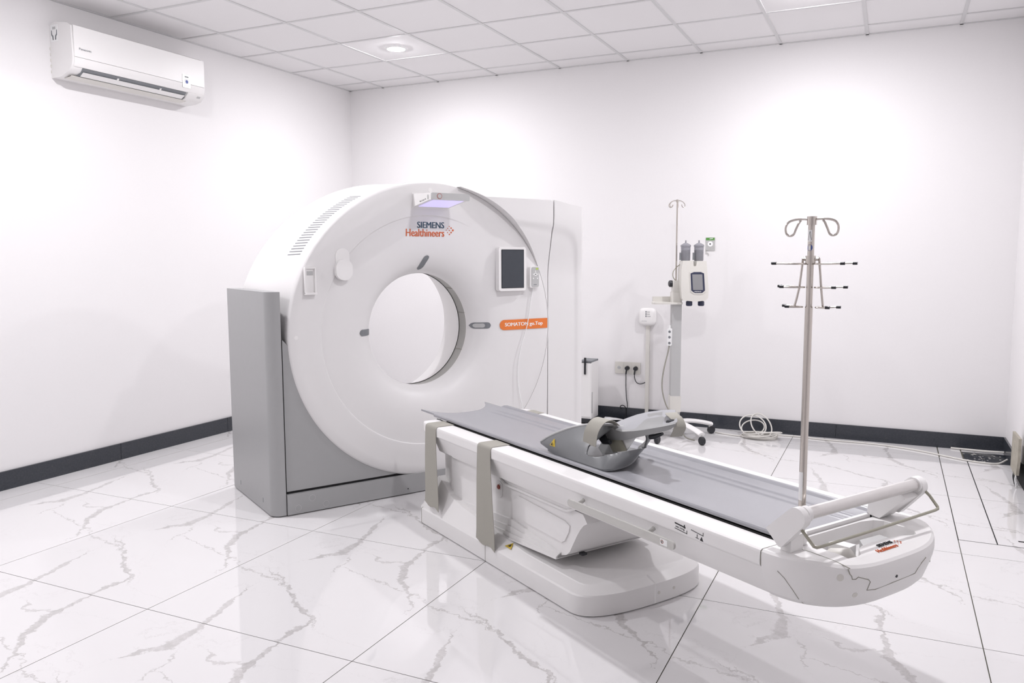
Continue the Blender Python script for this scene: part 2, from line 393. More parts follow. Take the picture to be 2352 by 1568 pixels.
# ------------------------------------------------------------------ downlights
LT={(1.29,-1.16):'round frosted ceiling downlight glowing on the tile above the scanner ring',(4.29,-1.16):'round frosted ceiling downlight cut by the top edge, above the tall steel drip pole',(1.29,-3.56):'round frosted ceiling downlight in front of the air conditioner, nearest the left wall',(4.29,-3.56):'round frosted ceiling downlight straight over the patient table foot end',(1.29,-5.96):'round frosted ceiling downlight in the near left part of the room',(4.29,-5.96):'round frosted ceiling downlight over the viewer, near right part of the room'}
for i,(x,y) in enumerate(LAMPS):
    t=thing('ceiling_downlight',LT.get((x,y),'round frosted ceiling downlight over the near half of the room'),'lamp',(x,y,RH-.0),0,'ceiling downlights')
    lathe('trim_ring',[(.066,-.002),(.068,-.008),(.082,-.006),(.085,0),(.066,0)],M_wht,t,40)
    lathe('diffuser',[(.0,-.016),(.02,-.0156),(.042,-.0125),(.058,-.007),(.0665,-.0025)],M_lamp,t,32)

# ================================================================== AIR CONDITIONER (left wall)
ac=thing('air_conditioner','white wall split air conditioner high on the left wall','air conditioner',(0,-2.575,2.52))
L0,L1=-.53,.53
prof=[(0,.0),(0,.322),(.05,.335),(.165,.318),(.196,.30),(.200,.10),(.188,.058),(.168,.034),(.10,.006),(.07,0)]
prism('housing',prof,L0,L1,'y',M_white,ac,.006)
bmf=[(.1995,.115),(.1995,.302),(.206,.302),(.2065,.20),(.2055,.115)]
prism('front_panel',bmf,L0+.012,L1-.006,'y',M_white,ac,.003)
prism('lower_lip',[(.2005,.112),(.206,.112),(.203,.078),(.192,.058),(.186,.062)],L0+.012,L1-.006,'y',M_white,ac,.002)
# air outlet: dark slot with flap
slot=[(.187,.058),(.192,.054),(.158,.018),(.128,.009),(.124,.013),(.150,.034)]
prism('outlet_recess',slot,L0+.075,L1-.165,'y',M_dgrey,ac)
prism('louver',[(.178,.034),(.182,.031),(.150,.011),(.146,.014)],L0+.085,L1-.175,'y',M_white,ac,.001)
prism('drip_lip',[(.136,.006),(.140,.010),(.105,.0),(.075,-.004),(.075,.001)],L0+.03,L1-.12,'y',M_cream,ac,.001)
for yy in (-.2,.14): prism('louver_clip',[(.182,.046),(.187,.042),(.170,.026),(.165,.03)],yy,yy+.012,'y',M_white,ac)
prism('control_corner',[(.196,.060),(.200,.056),(.165,.016),(.10,.0),(.10,.008),(.16,.024)],L1-.155,L1-.004,'y',M_white,ac,.002)
prism('display_window',[(.1875,.040),(.1915,.0445),(.1845,.0365),(.1805,.0325)],L1-.065,L1-.035,'y',M_lgrey,ac)
text('brand_lettering','Panasonic',.085,.013,M_dgrey,ac,basis((.207,L0+.045,.16),(0,1,0),(0,0,1)),.01)
sx_=L1-.085
st=box('sticker',.2072,.2080,sx_-.125,sx_-.055,.085,.175,M_silver,ac)
prism('sticker_print',circ(sx_-.088,.128,.022,20),.2079,.2085,'x',M_wht,st)
prism('sticker_print',circ(sx_-.088,.126,.012,16),.2084,.2088,'x',M_bluep,st)
box('sticker_print',.2079,.2085,sx_-.115,sx_-.065,.09,.1,M_wht,st)
box('sticker_print',.2079,.2085,sx_-.105,sx_-.07,.155,.164,M_dgrey,st)
sd=box('side_sticker',.014,.080,L0-.0012,L0+.001,.215,.318,M_wht,ac)
for s in (-1,1):
    prism('sticker_print',[(.047+s*.006,.226),(.047+s*.016,.226),(.047+s*.018,.246),(.047+s*.027,.256),(.047+s*.027,.285),(.047+s*.021,.285),(.047+s*.019,.262),(.047+s*.008,.25)],L0-.0018,L0-.001,'y',M_dgrey,sd)
box('sticker_print',.033,.061,L0-.0018,L0-.001,.29,.305,M_lgrey,sd)
for k in range(5): box('casing_notch',.0,.006,L0-.004,L0+.002,.03+.035*k,.045+.035*k,M_cream,ac)

# ================================================================== CT GANTRY
GO=(2.3638,-2.4891,0); GR=math.radians(59.5)
g=thing('ct_scanner','large white ring shaped scanner gantry with grey side panel and round bore','scanner',GO,GR)
CZ=.962; RO=.866
def ringy(r):
    P=[(.338,.15),(.345,.118),(.36,.09),(.385,.062),(.42,.040),(.47,.024),(.54,.014),(.62,.010),(.660,.0085),(.672,.0075),(.6765,.001),(.682,0),(.85,0),(.860,.002),(.8645,.006),(RO,.012)]
    for (r0,y0),(r1,y1) in zip(P[:-1],P[1:]):
        if r<=r1: 
            t=max(0,(r-r0)/(r1-r0)); return y0+(y1-y0)*t
    return .012
rr=[.338,.340,.345,.352,.36,.372,.385,.40,.42,.445,.47,.50,.54,.58,.62,.660,.668,.672,.6745,.6765,.679,.682,.74,.80,.85,.856,.860,.863,.8645,RO]
def sst(t): t=max(0,min(1,t)); return t*t*(3-2*t)
rings=[]
for k in range(180):
    ph=2*PI*k/180; ca,sa=math.cos(ph),math.sin(ph); b=sst((.25-ca)/.45)
    ks=sst((ca-.05)/.4)
    def ry(r):
        y=ringy(r)
        return y if r<.6 else y*(1-ks)+ks*.0106*(1-sst((r-.58)/.24))
    pf=[(r,ry(r)) for r in rr if r<.83]+[(RO-.004-.014*b,0),(RO-.002-.006*b,.0012+.006*b),(RO,.003+.020*b),(RO,.06),(.80,.08)]
    rings.append([(r*ca,y_,CZ+r*sa) for r,y_ in pf])
loft('ring_cover',rings+[rings[0]],M_gwhite,g,False,False,40)
# outer barrel behind the ring, flared towards the back
def bar(y):
    t=max(0,min(1,(y-.05)/.55)); return .862+.102*t, CZ-.067*t
rings=[]
for yy in (.03,.06,.12,.2,.3,.4,.5,.6,.66,.70,.735,.75):
    r,cz=bar(yy)
    if yy>.6: r-=((yy-.6)/.15)**2*.05
    ring=[]
    for k in range(144):
        a=2*PI*k/144; x,z=r*math.cos(a),cz+r*math.sin(a)
        z=max(z,.125)
        if z<1.21: x=max(x,-.897)
        ring.append((x,yy,z))
    rings.append(ring)
bm=bmesh.new(); add_loft(bm,rings,True,False)
# back face with funnel opening
r,cz=bar(.6)
back=[[p for p in rings[-1]]]
for q,yy in ((.62,.752),(.50,.72)):
    back.append([(q*math.cos(2*PI*k/144),yy,CZ+q*math.sin(2*PI*k/144)) for k in range(144)])
add_loft(bm,back,True,False); bmesh.ops.remove_doubles(bm,verts=bm.verts[:],dist=1e-5)
barrel=finish('barrel_cover',bm,M_gwhite,g,40)
for k in range(27):
    ph=math.radians(148.3-1.24*k); y0,y1=.105,.245-.0006*k
    bm=bmesh.new(); h=.0024 if k<20 else .002
    pts=[]
    for yy in (y0,y1):
        r,cz=bar(yy)
        for dr,da in ((-.012,-h),(.0012,-h),(.0012,h),(-.012,h)):
            a=ph+da/r; pts.append((( r+dr)*math.cos(a),yy,cz+(r+dr)*math.sin(a)))
    add_loft(bm,[pts[:4],pts[4:]]); finish('vent_slot',bm,M_dgrey,barrel,0)
# bore
lathe('bore_lip',[(.338,.148),(.3405,.152),(.342,.165),(.345,.168)],M_white,g,120,'y',(0,0,CZ))
bw_=lathe('bore_window',[(.3445,.166),(.347,.20),(.350,.262),(.360,.264)],M_window,g,120,'y',(0,0,CZ))
for a in (14,44,-25): 
    ca=math.radians(a); tube('window_joint',[(.3435*math.cos(ca),.168,CZ+.3435*math.sin(ca)),(.3485*math.cos(ca),.26,CZ+.3485*math.sin(ca))],.0012,M_seam,bw_,6)
lathe('bore_liner',[(.346,.262),(.352,.27),(.370,.36),(.395,.47),(.42,.55),(.445,.62),(.50,.722)],M_white,g,120,'y',(0,0,CZ))
# grey side panel, front rounded corner
arc=[(-.972+.055-.055*math.cos(math.radians(a)),.055-.055*math.sin(math.radians(a))) for a in range(0,91,10)]
sp_=prism('side_panel',[(-.972,.74)]+[(x,y) for x,y in arc]+[(-.899,0),(-.899,.74)],0.006,1.215,'z',M_grey,g,.006)
for yy in (.60,.17): box('screw_hole',-.9726,-.9716,yy-.004,yy+.004,.05,.075,M_dgrey,sp_)
# lower grey front
lp=prism('lower_panel',[(-.890,.132),(.45,.132),(.45,.34)]+[(.80*math.cos(math.radians(a)),CZ+.80*math.sin(math.radians(a))) for a in range(-52,-176,-6)]+[(-.890,.96)],.012,.03,'y',M_grey,g,.002)
box('panel_gap',-.90,-.8915,.014,.06,.01,.96,M_gap,g); box('panel_gap',-.895,.84,.016,.06,.10,.14,M_gap,g)
kp=box('kick_panel',-.894,.85,-.006,.03,.006,.118,M_grey,g,.004)
for x,z in ((-.836,.037),(-.756,.081),(-.677,.035)):
    bm=bmesh.new(); add_lathe(bm,[(.016,-.0005),(.0165,-.0012),(.0178,-.0012),(.0183,-.0005)],24,'y',(x,-.006,z)); finish('plug_cap',bm,M_lgrey,kp)
prism('screw_hole',circ(-.17,.035,.004,10),-.0068,-.0058,'y',M_black,kp)
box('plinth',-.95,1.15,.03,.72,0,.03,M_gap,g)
# right hand cover: proud of the ring at the top, fading into it below
XS=.862
def ztop(x): return 1.838-.0955*max(0,x) if x<XS else 1.756-.16*(x-XS)
def sst(t): t=max(0,min(1,t)); return t*t*(3-2*t)
def proud(x,z):
    return -.056*sst((z-1.26)/.40)*(.45+.55*sst((x-.15)/.30))-.010*sst((z-1.600+.098*(x-.614)+.02)/.045)
rows=[]
for k in range(150):
    ph=math.radians(77-(77+52)*k/149); ca,sa=math.cos(ph),math.sin(ph)
    # outer limit
    tmax=9
    if ca>1e-6: tmax=min(tmax,XS/ca)
    for it in range(3):
        zt=ztop(min(XS,tmax*ca)); 
        if sa>0: tmax=min(tmax,(zt-CZ)/sa) if CZ+tmax*sa>zt else tmax
    if sa<0: tmax=min(tmax,(CZ-.125)/-sa)
    tmax=max(tmax,RO+.004)
    row=[((RO+.0006)*ca,.008,CZ+(RO+.0006)*sa)]
    for j in range(41):
        r=RO+.0006+(tmax-RO-.0006)*(j/40)
        x,z=r*ca,CZ+r*sa; row.append((x,proud(x,z),z))
    x,z=row[-1][0],row[-1][2]
    row[-1]=(x,row[-1][1]+.006,z)
    row.append((x,row[-1][1]+.02,z)); row.append((x,.70,z)); rows.append(row)
loft('side_cover',rows,M_gwhite,g,False,False,30)
box('seam_shade_strip',XS-.03,XS+.03,.02,.68,.12,1.70,M_seam,g)  # backing strip coloured darker to stand in for shade inside the cover seam
# end cover: soft rounded inset
rows=[]
NX,NZ=40,90
for i in range(NZ+1):
    row=[]
    zb=.02
    for j in range(NX+1):
        t=j/NX; wd0=.312; zz=zb+(ztop(XS+.005+t*.30)-zb)*(i/NZ)
        wd=wd0+.012*sst((1.75-zz)/.6)-.036*sst((zz-1.26)/.40); x=XS+.005+t*wd
        up=-.056*sst((zz-1.26)/.40)
        cx,cz=XS-.05,.35; u=(x-cx)/.285; v=max(0,(zz-cz)/(1.575-.10*(x-XS)-cz))
        d=(abs(u)**5+abs(v)**9)
        y=up-.010*sst((d-.75)/.5)+.085*max(0,(t-.80)/.2)**2.2
        row.append((x,y,zz))
    rows.append([(row[0][0],.68,row[0][2])]+row+[(row[-1][0]+.002,.3,row[-1][2]),(row[-1][0],.70,row[-1][2])])
rows.append([(p[0],.70,p[2]) for p in rows[-1]])
loft('end_cover',rows,M_gwhite,g,False,False,30)
# laser windows in the bore funnel (pills following the surface)
def pill(name,ph,r0,r1,w,m,off=.0012,bend=0):
    bm=bmesh.new(); n=28; L=[];R_=[]
    for i in range(n+1):
        t=i/n; r=r0+(r1-r0)*t; e=min(t,1-t)*(r1-r0)
        hw=w/2*math.sqrt(max(0,1-max(0,1-e/(w/2))**2)) if e<w/2 else w/2
        hw=max(hw,.0008); a=math.radians(ph)+bend*(t-.5); y=ringy(r)-off
        for s,l in ((-1,L),(1,R_)):
            aa=a+s*hw/r; l.append(bm.verts.new((r*math.cos(aa),y,CZ+r*math.sin(aa))))
    for i in range(n): bm.faces.new((L[i],L[i+1],R_[i+1],R_[i]))
    thick(bm,.002)
    return finish(name,bm,m,g,40)
p1=pill('laser_window',92.5,.362,.444,.036,M_dgrey,.0014,-.09)
p2=pill('laser_window',1.2,.322+.02,.442,.038,M_dgrey,.0016)
p3=pill('laser_window',179,.342,.436,.036,M_dgrey,.0016)
pill('window_glass',1.2,.352,.408,.026,M_lgrey,.0032).name='window_glass'
# left furniture on the ring: holder and oval pad
h=prism('remote_holder',rrect(-.765,-.706,1.205,1.342,.012),-.010,.002,'y',M_white,g,.003)
prism('holder_side',rrect(-.767,-.760,1.20,1.343,.003,2),-.022,-.005,'y',M_white,h,.001)
prism('holder_side',rrect(-.711,-.704,1.20,1.343,.003,2),-.022,-.005,'y',M_white,h,.001)
box('holder_lip',-.767,-.703,-.030,-.002,1.197,1.208,M_white,h,.003)
box('holder_lip',-.764,-.708,-.020,-.002,1.336,1.345,M_white,h,.003)
box('holder_slot',-.752,-.718,-.0112,-.009,1.30,1.322,M_lgrey,h)
pd=prism('hook_pad',rrect(-.592,-.497,1.27,1.385,.046,8),-.030,.003,'y',M_white,g,.004)
prism('hook_plate',rrect(-.585,-.503,1.33,1.445,.040,8),-.004,.004,'y',M_white,pd,.002)
prism('plug_cap',circ(-.817,.967,.011,16),-.0012,.001,'y',M_white,g)
prism('plug_cap',circ(.008,1.784,.013,16),-.0012,.001,'y',M_white,g)
# top bracket with violet lamp
bk=prism('top_bracket',[(0.004,1.757),(0.004,1.682),(-.200,1.712),(-.226,1.712),(-.226,1.746),(-.215,1.750)],-.108,.132,'x',M_white,g,.005)
prism('bracket_nose',rrect(-.112,.132,1.711,1.749,.006,3),-.236,-.226,'y',M_lgrey,bk,.002)
prism('power_ring',circ(-.063,1.731,.0155,24),-.2375,-.236,'y',M_redrim,bk); prism('power_button',circ(-.063,1.731,.0125,20),-.2382,-.237,'y',M_lgrey,bk)
prism('bracket_underside',[(-.030,1.6862),(-.030,1.6838),(-.205,1.7105),(-.205,1.7125)],-.085,.112,'x',M_vled,bk)
prism('side_latch',circ(-.186,1.728,.009,12,.014),-.1092,-.107,'x',M_lgrey,bk)
text('bracket_lettering','Max. 2.5 kg / 5 lb',.075,.009,M_blk,bk,basis((-.1086,-.090,1.703),(0,-1,-.145*-1),(0,0,1)),.0)
box('bracket_root',-.114,.128,-.002,.004,1.675,1.765,M_white,bk,.004)
# lettering on the ring
yl=-.0
lg=text('lettering','SIEMENS',.180,.036,M_bluetx,g,basis((-.076,.0098,1.5645),(1,0,0),(0,0,1)),0,.0014,.0028)
lg2=text('lettering','Healthineers',.254,.043,M_redtx,g,basis((-.149,.0118,1.5155),(1,0,0),(0,-.02,1)),0,.0014,.0022)
for dx,dz,r in ((.118,1.555,.0025),(.128,1.565,.003),(.128,1.541,.003),(.139,1.578,.004),(.140,1.553,.0035),(.140,1.530,.004),(.151,1.567,.005),(.151,1.541,.005),(.163,1.554,.0065)):
    prism('logo_dot',circ(dx,dz,r,14),.0094,.0125,'y',M_redtx,g)
def ry_right(r): return ringy(r) if r<.6 else .0106*(1-sst((r-.58)/.24))
bm=bmesh.new(); rows=[]
for k in range(41):
    x=.5004+.3576*(k/40)**1.6; hh_=.032*math.sqrt(max(.0004,1-max(0,(.532-x)/.032)**2))
    rows.append([(x,ry_right(math.hypot(x,.969+q*hh_-CZ))-.0024,.969+q*hh_) for q in (-1,-.5,0,.5,1)])
add_loft(bm,rows,False,False); thick(bm,.0012); ol=finish('name_label',bm,M_or,g,40)
lt=text('lettering','SOMATOM go.Top',.285,.030,M_wht,ol,basis((.535,0,.9525),(1,0,0),(0,0,1)),0,.0008,.0022)
for v in lt.data.vertices: v.co.z+=.0033-ry_right(math.hypot(.535+v.co.x,.9525+v.co.y-CZ))

# ---- tablet docked on the gantry
def on_g(x,y,z):
    c,s=math.cos(GR),math.sin(GR); return (GO[0]+x*c-y*s, GO[1]+x*s+y*c, z)
tb=thing('tablet','dark screened tablet in white frame docked on right of the scanner ring','tablet',on_g(.568,0,1.185),GR)
prism('frame',rrect(-.103,.103,0,.272,.016,5),-.030,.008,'y',M_white,tb,.006)
prism('bezel',rrect(-.085,.085,.017,.257,.004,3),-.0315,-.029,'y',M_black,tb)
prism('display',rrect(-.0815,.0815,.0205,.2535,.002,2),-.0325,-.031,'y',M_screen,tb)
# ---- remote control with white cord
rc=thing('remote_control','white handheld remote hanging beside the tablet with long white cord','remote control',on_g(.74,0,1.2),GR)
prism('body',rrect(-.037,.033,0,.136,.012,4),-.028,.004,'y',M_white,rc,.006)
prism('keypad',rrect(-.026,.030,.006,.131,.010,4),-.0315,-.027,'y',M_lgrey,rc,.002)
prism('control_pad',circ(.003,.086,.0105,20),-.0325,-.031,'y',M_wht,rc); prism('control_pad',circ(.003,.086,.004,12),-.0332,-.032,'y',M_blk,rc)
box('status_window',.005,.024,-.0322,-.031,.115,.126,M_lime,rc)
for x,z in ((-.014,.060),(.018,.060),(-.014,.086),(.020,.086),(.003,.105)): prism('button',circ(x,z,.0042,10),-.0325,-.031,'y',M_wht,rc)
box('lettering',-.012,.012,-.0322,-.031,.018,.022,M_dgrey,rc)
tube('cord',[(.0,-.014,.004),(-.014,-.010,-.06),(-.028,-.008,-.15),(-.05,-.008,-.25),(-.088,-.008,-.36),(-.115,-.010,-.46),(-.122,-.012,-.56),(-.116,-.02,-.66),(-.10,-.04,-.80),(-.08,-.03,-1.0)],.0027,M_wht,rc,8,6)

# ================================================================== PATIENT TABLE
A0=5.0; TR=math.radians(-32)
TO=(A0*math.cos(TR)-(-.858)*math.sin(TR), A0*math.sin(TR)+(-.858)*math.cos(TR), 0)
def on_t(a,s,z):
    c,sn=math.cos(TR),math.sin(TR); x,y=a-A0,s; return (TO[0]+x*c-y*sn, TO[1]+x*sn+y*c, z)
t=thing('patient_table','long white patient table with grey top and rounded foot end in front of scanner','table',TO,TR)
X=lambda a:a-A0
# plinth
def half_w(a):
    w=.335
    if a>5.12:
        d=min(1,(a-5.12)/.147); w=.335*(1-d**3.0)**(1/2.6) if d<1 else .0
    if a<3.84: w=.335-.02*((3.84-a)/.04)
    return max(w,.004)
def hz2(a):
    P=[(3.80,.11),(3.86,.20),(3.93,.265),(4.0,.235),(4.05,.195),(4.18,.165),(4.43,.14),(4.6,.122),(4.75,.108),(5.3,.106)]
    for (a0,z0),(a1,z1) in zip(P[:-1],P[1:]):
        if a<=a1: return z0+(z1-z0)*max(0,(a-a0)/(a1-a0))
    return .106
sts=[3.80,3.815,3.84,3.88,3.93,3.965,4.0,4.05,4.11,4.18,4.3,4.43,4.6,4.75,4.9,5.0,5.08,5.12,5.15,5.18,5.205,5.225,5.24,5.25,5.258,5.263,5.266,5.267]
rings=[]
for a in sts:
    w=half_w(a); ai=min(a,5.267-.050*sst((a-4.9)/.36)); wi=half_w(ai if a<5.0 else min(a+.0,5.267))
    inn=max(0,w-.058) if a<5.0 else max(0.0,w-.058*(w/.335))
    h2=hz2(a); h1=.086
    prof=[(-w,.004),(-w,h1-.006),(-w+min(.006,w*.3),h1),(-inn-(0.003),h2-.004),(-inn,h2),(0,h2),(inn,h2),(inn+.003,h2-.004),(w-min(.006,w*.3),h1),(w,h1-.006),(w,.004)]
    aj = a if a<5.0 else a
    row=[]
    for s_,z in prof:
        ax=aj
        if a>5.05 and z>h1-.001: ax=a-(z-h1)/(h2-h1)*.05*sst((a-5.05)/.217)
        row.append((X(ax),s_,z))
    rings.append(row)
pl=loft('base_plinth',rings,M_white,t,True,True,24)
for a in (3.845,4.496): 
    tube('plinth_seam',[(X(a),-.3355,.004),(X(a),-.3357,.081),(X(a+.004),-.331,.0872),(X(a+.02),-.300,.092 if a<4 else .115)],.0011,M_seam,pl,6)
wsb=bmesh.new(); wsb.faces.new([wsb.verts.new((X(a),s_,z)) for a,s_,z in ((4.612,-.303,.1045),(4.664,-.303,.1035),(4.641,-.2735,.1205))]); wg=finish('warning_sign',wsb,M_yel,pl,0)
wsb=bmesh.new(); wsb.faces.new([wsb.verts.new((X(a),s_,z)) for a,s_,z in ((4.630,-.297,.1088),(4.648,-.297,.1085),(4.640,-.283,.1165))]); finish('sign_print',wsb,M_blk,wg,0)
for s_ in (.02,.105):
    cyl('screw_cap',(X(5.262-.25*s_**2),s_,.045),(X(5.2685-.25*s_**2),s_,.045),.0065,M_cream,pl,12)
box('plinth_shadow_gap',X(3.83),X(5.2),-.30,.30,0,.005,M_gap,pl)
# rear column and telescopic covers
loft('rear_column',[[(X(a),s_,z) for s_,z in ((-w,.1),(-w,.44),(w,.44),(w,.1))] for a,w in ((3.918,.22),(3.93,.236),(3.96,.244),(4.06,.246),(4.30,.246))],M_white,t,True,True,30)
cyl('column_edge',(X(4.02),-.236,.12),(X(4.02),-.236,.43),.014,M_white,t,14)
for k in range(4):
    a=3.955+.128*k; z=(.170,.150,.134,.124)[k]; w=.250+.006*k
    o=prism('lift_shell',[(X(a),.09),(X(a),z),(X(4.60),z+.040-.012*k),(X(4.955),.168-.004*k),(X(4.955),.150-.002*k),(X(4.52),.116)],-w,w,'y',M_white,t,.0012,1,20)
    prism('shell_notch',[(X(a)-.003,z-.016),(X(a)-.003,z-.001),(X(a)+.005,z-.002),(X(a)+.005,z-.018)],-w-.0006,-w+.004,'y',M_gap,o)
prism('dark_bracket',[(X(4.55),.128),(X(4.62),.122),(X(4.64),.108),(X(4.615),.106)],-.262,-.24,'y',M_black,t)
arm=[(4.150,.44),(4.132,.38),(4.118,.33),(4.120,.285),(4.165,.240),(4.221,.212),(4.288,.197),(4.39,.180),(4.539,.166),(4.80,.152),(4.89,.150),(4.955,.156),(4.990,.168),(5.012,.186),(5.033,.222),(5.060,.268),(5.082,.300),(5.105,.325),(5.128,.338),(5.10,.37),(4.54,.385),(4.40,.44)]
la=prism('lift_arm_cover',[(X(a),z) for a,z in arm],-.240,.240,'y',M_white,t,.014,3)
ins=[(4.640,.330),(4.70,.328),(4.985,.312),(5.018,.300),(5.012,.272),(4.985,.228),(4.962,.214),(4.935,.217),(4.66,.226),(4.60,.240),(4.595,.30)]
prism('side_inset',[(X(a),z) for a,z in ins],-.2455,-.22,'y',M_white,la,.005,3)
tube('cover_seam',[(X(4.985),.10,.1655),(X(5.045),.112,.242),(X(5.105),.118,.324)],.0011,M_seam,la,6)
box('foot_pad',X(4.985),X(5.008),-.17,-.145,.155,.164,M_black,la,.002)
ep=prism('stop_plate',rrect(X(4.440),X(4.497),.285,.358,.02,4),-.2432,-.23,'y',M_white,t,.002)
cyl('emergency_button',(X(4.474),-.241,.333),(X(4.474),-.252,.333),.0115,M_red,ep,18,None,.003)
cyl('button_collar',(X(4.474),-.241,.333),(X(4.474),-.2462,.333),.0155,M_white,ep,18)
# underframe with lip
uf=prism('underframe',[(X(a),z) for a,z in ((4.40,.475),(4.435,.450),(4.511,.387),(4.566,.369),(5.01,.369),(5.06,.385),(5.14,.475))],-.252,.252,'y',M_white,t,.006)
tube('underframe_lip',[(X(a-.01),-.253,z-.006) for a,z in ((4.431,.446),(4.473,.419),(4.511,.388),(4.535,.376),(4.566,.369),(4.7,.369),(4.85,.369),(5.005,.369),(5.03,.373),(5.085,.398))],.0065,M_white,uf,8,4)
# table body
def body_sec(a,k=1.0,dz=0,zb=.405):
    pts=[(0,.520),(.236,.520),(.238,.5405),(.243,.5445),(.327,.5445),(.334,.541),(.3368,.534),(.337,.528),(.337,.499),(.3345,.4945),(.326,.489),(.304,.440),(.291,.408),(.284,zb-.006),(.265,zb-.011)]
    full=[(-s,z) for s,z in pts[::-1]]+[(s,z) for s,z in pts[1:]]
    return [(X(a),s*k,z+dz) for s,z in full]
rings=[]
for a,k,top,bot in ((3.815,.80,.525,.512),(3.822,.86,.538,.505),(3.84,.93,.543,.499),(3.865,.965,.5445,.495),(3.90,.985,.545,.4935),(3.955,1,.545,.4935)):
    sec=body_sec(a,k,0,.47); rings.append([(x,s_,min(max(z,bot),top)) for x,s_,z in sec])
for a in (3.97,4.1,4.6,5.2,5.8,6.06): rings.append(body_sec(a,1,0,.43 if a<4 else .405))
tbd=loft('table_body',rings,M_white,t,True,True,24)
tube('body_seam',[(X(6.063),s_,z) for s_,z in ((-.300,.5450),(-.322,.5450),(-.3315,.5425),(-.336,.536),(-.3375,.528),(-.3375,.499))],.0011,M_seam,tbd,6)
# foot end cap
def outl(wd,tip,z,n=22,a0=6.064,ex=2.2,es=3.0):
    R_=[]
    for i in range(-n,n+1):
        s_=wd*math.sin(i/n*PI/2)
        q=max(0,1-abs(s_/wd)**es)**(1/ex); R_.append((X(a0+(tip-a0)*q),s_,z))
    return R_
levels=[(.262,6.235,.393),(.288,6.262,.399),(.305,6.274,.414),(.320,6.285,.45),(.330,6.293,.48),(.336,6.295,.50),(.337,6.294,.527),(.3355,6.291,.538),(.329,6.284,.5445)]
def capw(z):
    for (w0,t0,z0),(w1,t1,z1) in zip(levels[:-1],levels[1:]):
        if z<=z1: k=max(0,(z-z0)/(z1-z0)); return w0+(w1-w0)*k, t0+(t1-t0)*k
    return levels[-1][:2]
def cap_pt(s_,z,off=.0008):
    wd,tip=capw(z); q=max(0,1-min(1,abs(s_/wd))**3)**(1/2.2); return (X(6.064+(tip-6.064)*q)+off,s_*(1+off/.3),z)
def capdrop(a,z): return .017*sst((a-6.195)/.10)*(1 if z>.52 else 0)
cl_=[outl(*l) for l in levels]
cl_=[[(x,s_,z-capdrop(x+A0,z)) for x,s_,z in r] for r in cl_]
cl_+= [[(x if x<X(6.195) else X(6.195)+(x-X(6.195))*k,s_*(1-.04*(1-k)),.5447-capdrop(A0+(x if x<X(6.195) else X(6.195)+(x-X(6.195))*k),.6)) for x,s_,z in cl_[-1]] for k in (.75,.5,.25,.0)]
ec=loft('end_cap',cl_,M_white,t,True,True,24)
# recessed hand grip well cut into the cap
def cut(o,cutter):
    md=o.modifiers.new('cut','BOOLEAN'); md.object=cutter; md.operation='DIFFERENCE'; md.solver='EXACT'
    dg=bpy.context.evaluated_depsgraph_get(); dg.update()
    me=bpy.data.meshes.new_from_object(o.evaluated_get(dg)); o.modifiers.clear(); old=o.data; o.data=me; me.name=o.name
    me.polygons.foreach_set('use_smooth',[True]*len(me.polygons)); me.set_sharp_from_angle(angle=math.radians(24))
    bpy.data.objects.remove(cutter); bpy.data.meshes.remove(old)
well=[(6.072,-.165),(6.072,.13),(6.085,.175),(6.11,.195),(6.215,.190),(6.228,.178),(6.228,.162),(6.212,.10),(6.204,.03),(6.204,-.06),(6.212,-.09),(6.236,-.115),(6.240,-.135),(6.236,-.175),(6.18,-.185)]
bm=bmesh.new(); add_prism(bm,[(X(a),s_) for a,s_ in well],.480,.60,'z'); cut(ec,finish('cutter',bm,None,t,0))
wi=prism('well_insert',[(X(6.145),.015),(X(6.150),.11),(X(6.206),.105),(X(6.204),.05),(X(6.203),-.02),(X(6.19),-.03)],.478,.528,'z',M_lgrey,ec,.006)
bm=bmesh.new(); add_tube(bm,[(X(6.120),-.135,.482),(X(6.150),-.12,.505),(X(6.185),-.105,.512),(X(6.205),-.095,.490)],.026,14,True,[.018,.026,.028,.020]); finish('grip_latch',bm,M_cream,ec,60)
prism('well_block',[(X(6.10),-.075),(X(6.105),-.035),(X(6.16),-.025),(X(6.165),-.065)],.478,.526,'z',M_white,ec,.005)
# seams of the front cover
top=[(6.10,-.245,.5478),(6.15,-.235,.5478),(6.20,-.235,.5475),(6.235,-.225,.5455),(6.272,-.217,.5395)]
tube('cover_seam',[(X(a),s_,.5447-capdrop(a,.6)-.0004) for a,s_,z in top],.0014,M_seam,ec,6,4)
tube('cover_seam',[(X(a)+0.0003,-(capw(z)[0]+.0004)*max(0,1-((a-6.064)/(capw(z)[1]-6.064))**2.2)**(1/3),z) for a,z in ((6.118,.497),(6.135,.48),(6.15,.45),(6.160,.42),(6.163,.402))],.0009,M_seam,ec,6)
SE=[(-.2155,.5265),(-.214,.522),(-.210,.511),(-.205,.505),(-.202,.495),(-.192,.494),(-.185,.500),(-.148,.487),(-.140,.479),(-.142,.452),(-.110,.448),(-.033,.453),(.082,.455),(.090,.470),(.105,.484),(.130,.495)]
tube('cover_seam',[cap_pt(s_,z,.0002) for s_,z in SE],.0013,M_seam,ec,6)
for s_,z,r in ((-.235,.502,.010),(-.178,.442,.0085),(.215,.46,.0085)):
    p=Vector(cap_pt(s_,z,0)); q=Vector(cap_pt(s_+.004,z,0))-Vector(cap_pt(s_-.004,z,0)); nrm=Vector((q.y,-q.x,.25*abs(q.y) if 0 else 0)).normalized()
    if nrm.x<0: nrm=-nrm
    nrm=(nrm+Vector((0,0,-.35 if z<.46 else 0))).normalized()
    cyl('plug_cap',p-nrm*.004,p+nrm*.0006,r,M_cream,ec,20)
p=cap_pt(-.023,.472); cyl('key_slot',(p[0]-.002,p[1],p[2]),(p[0]+.001,p[1],p[2]),.0045,M_black,ec,10)
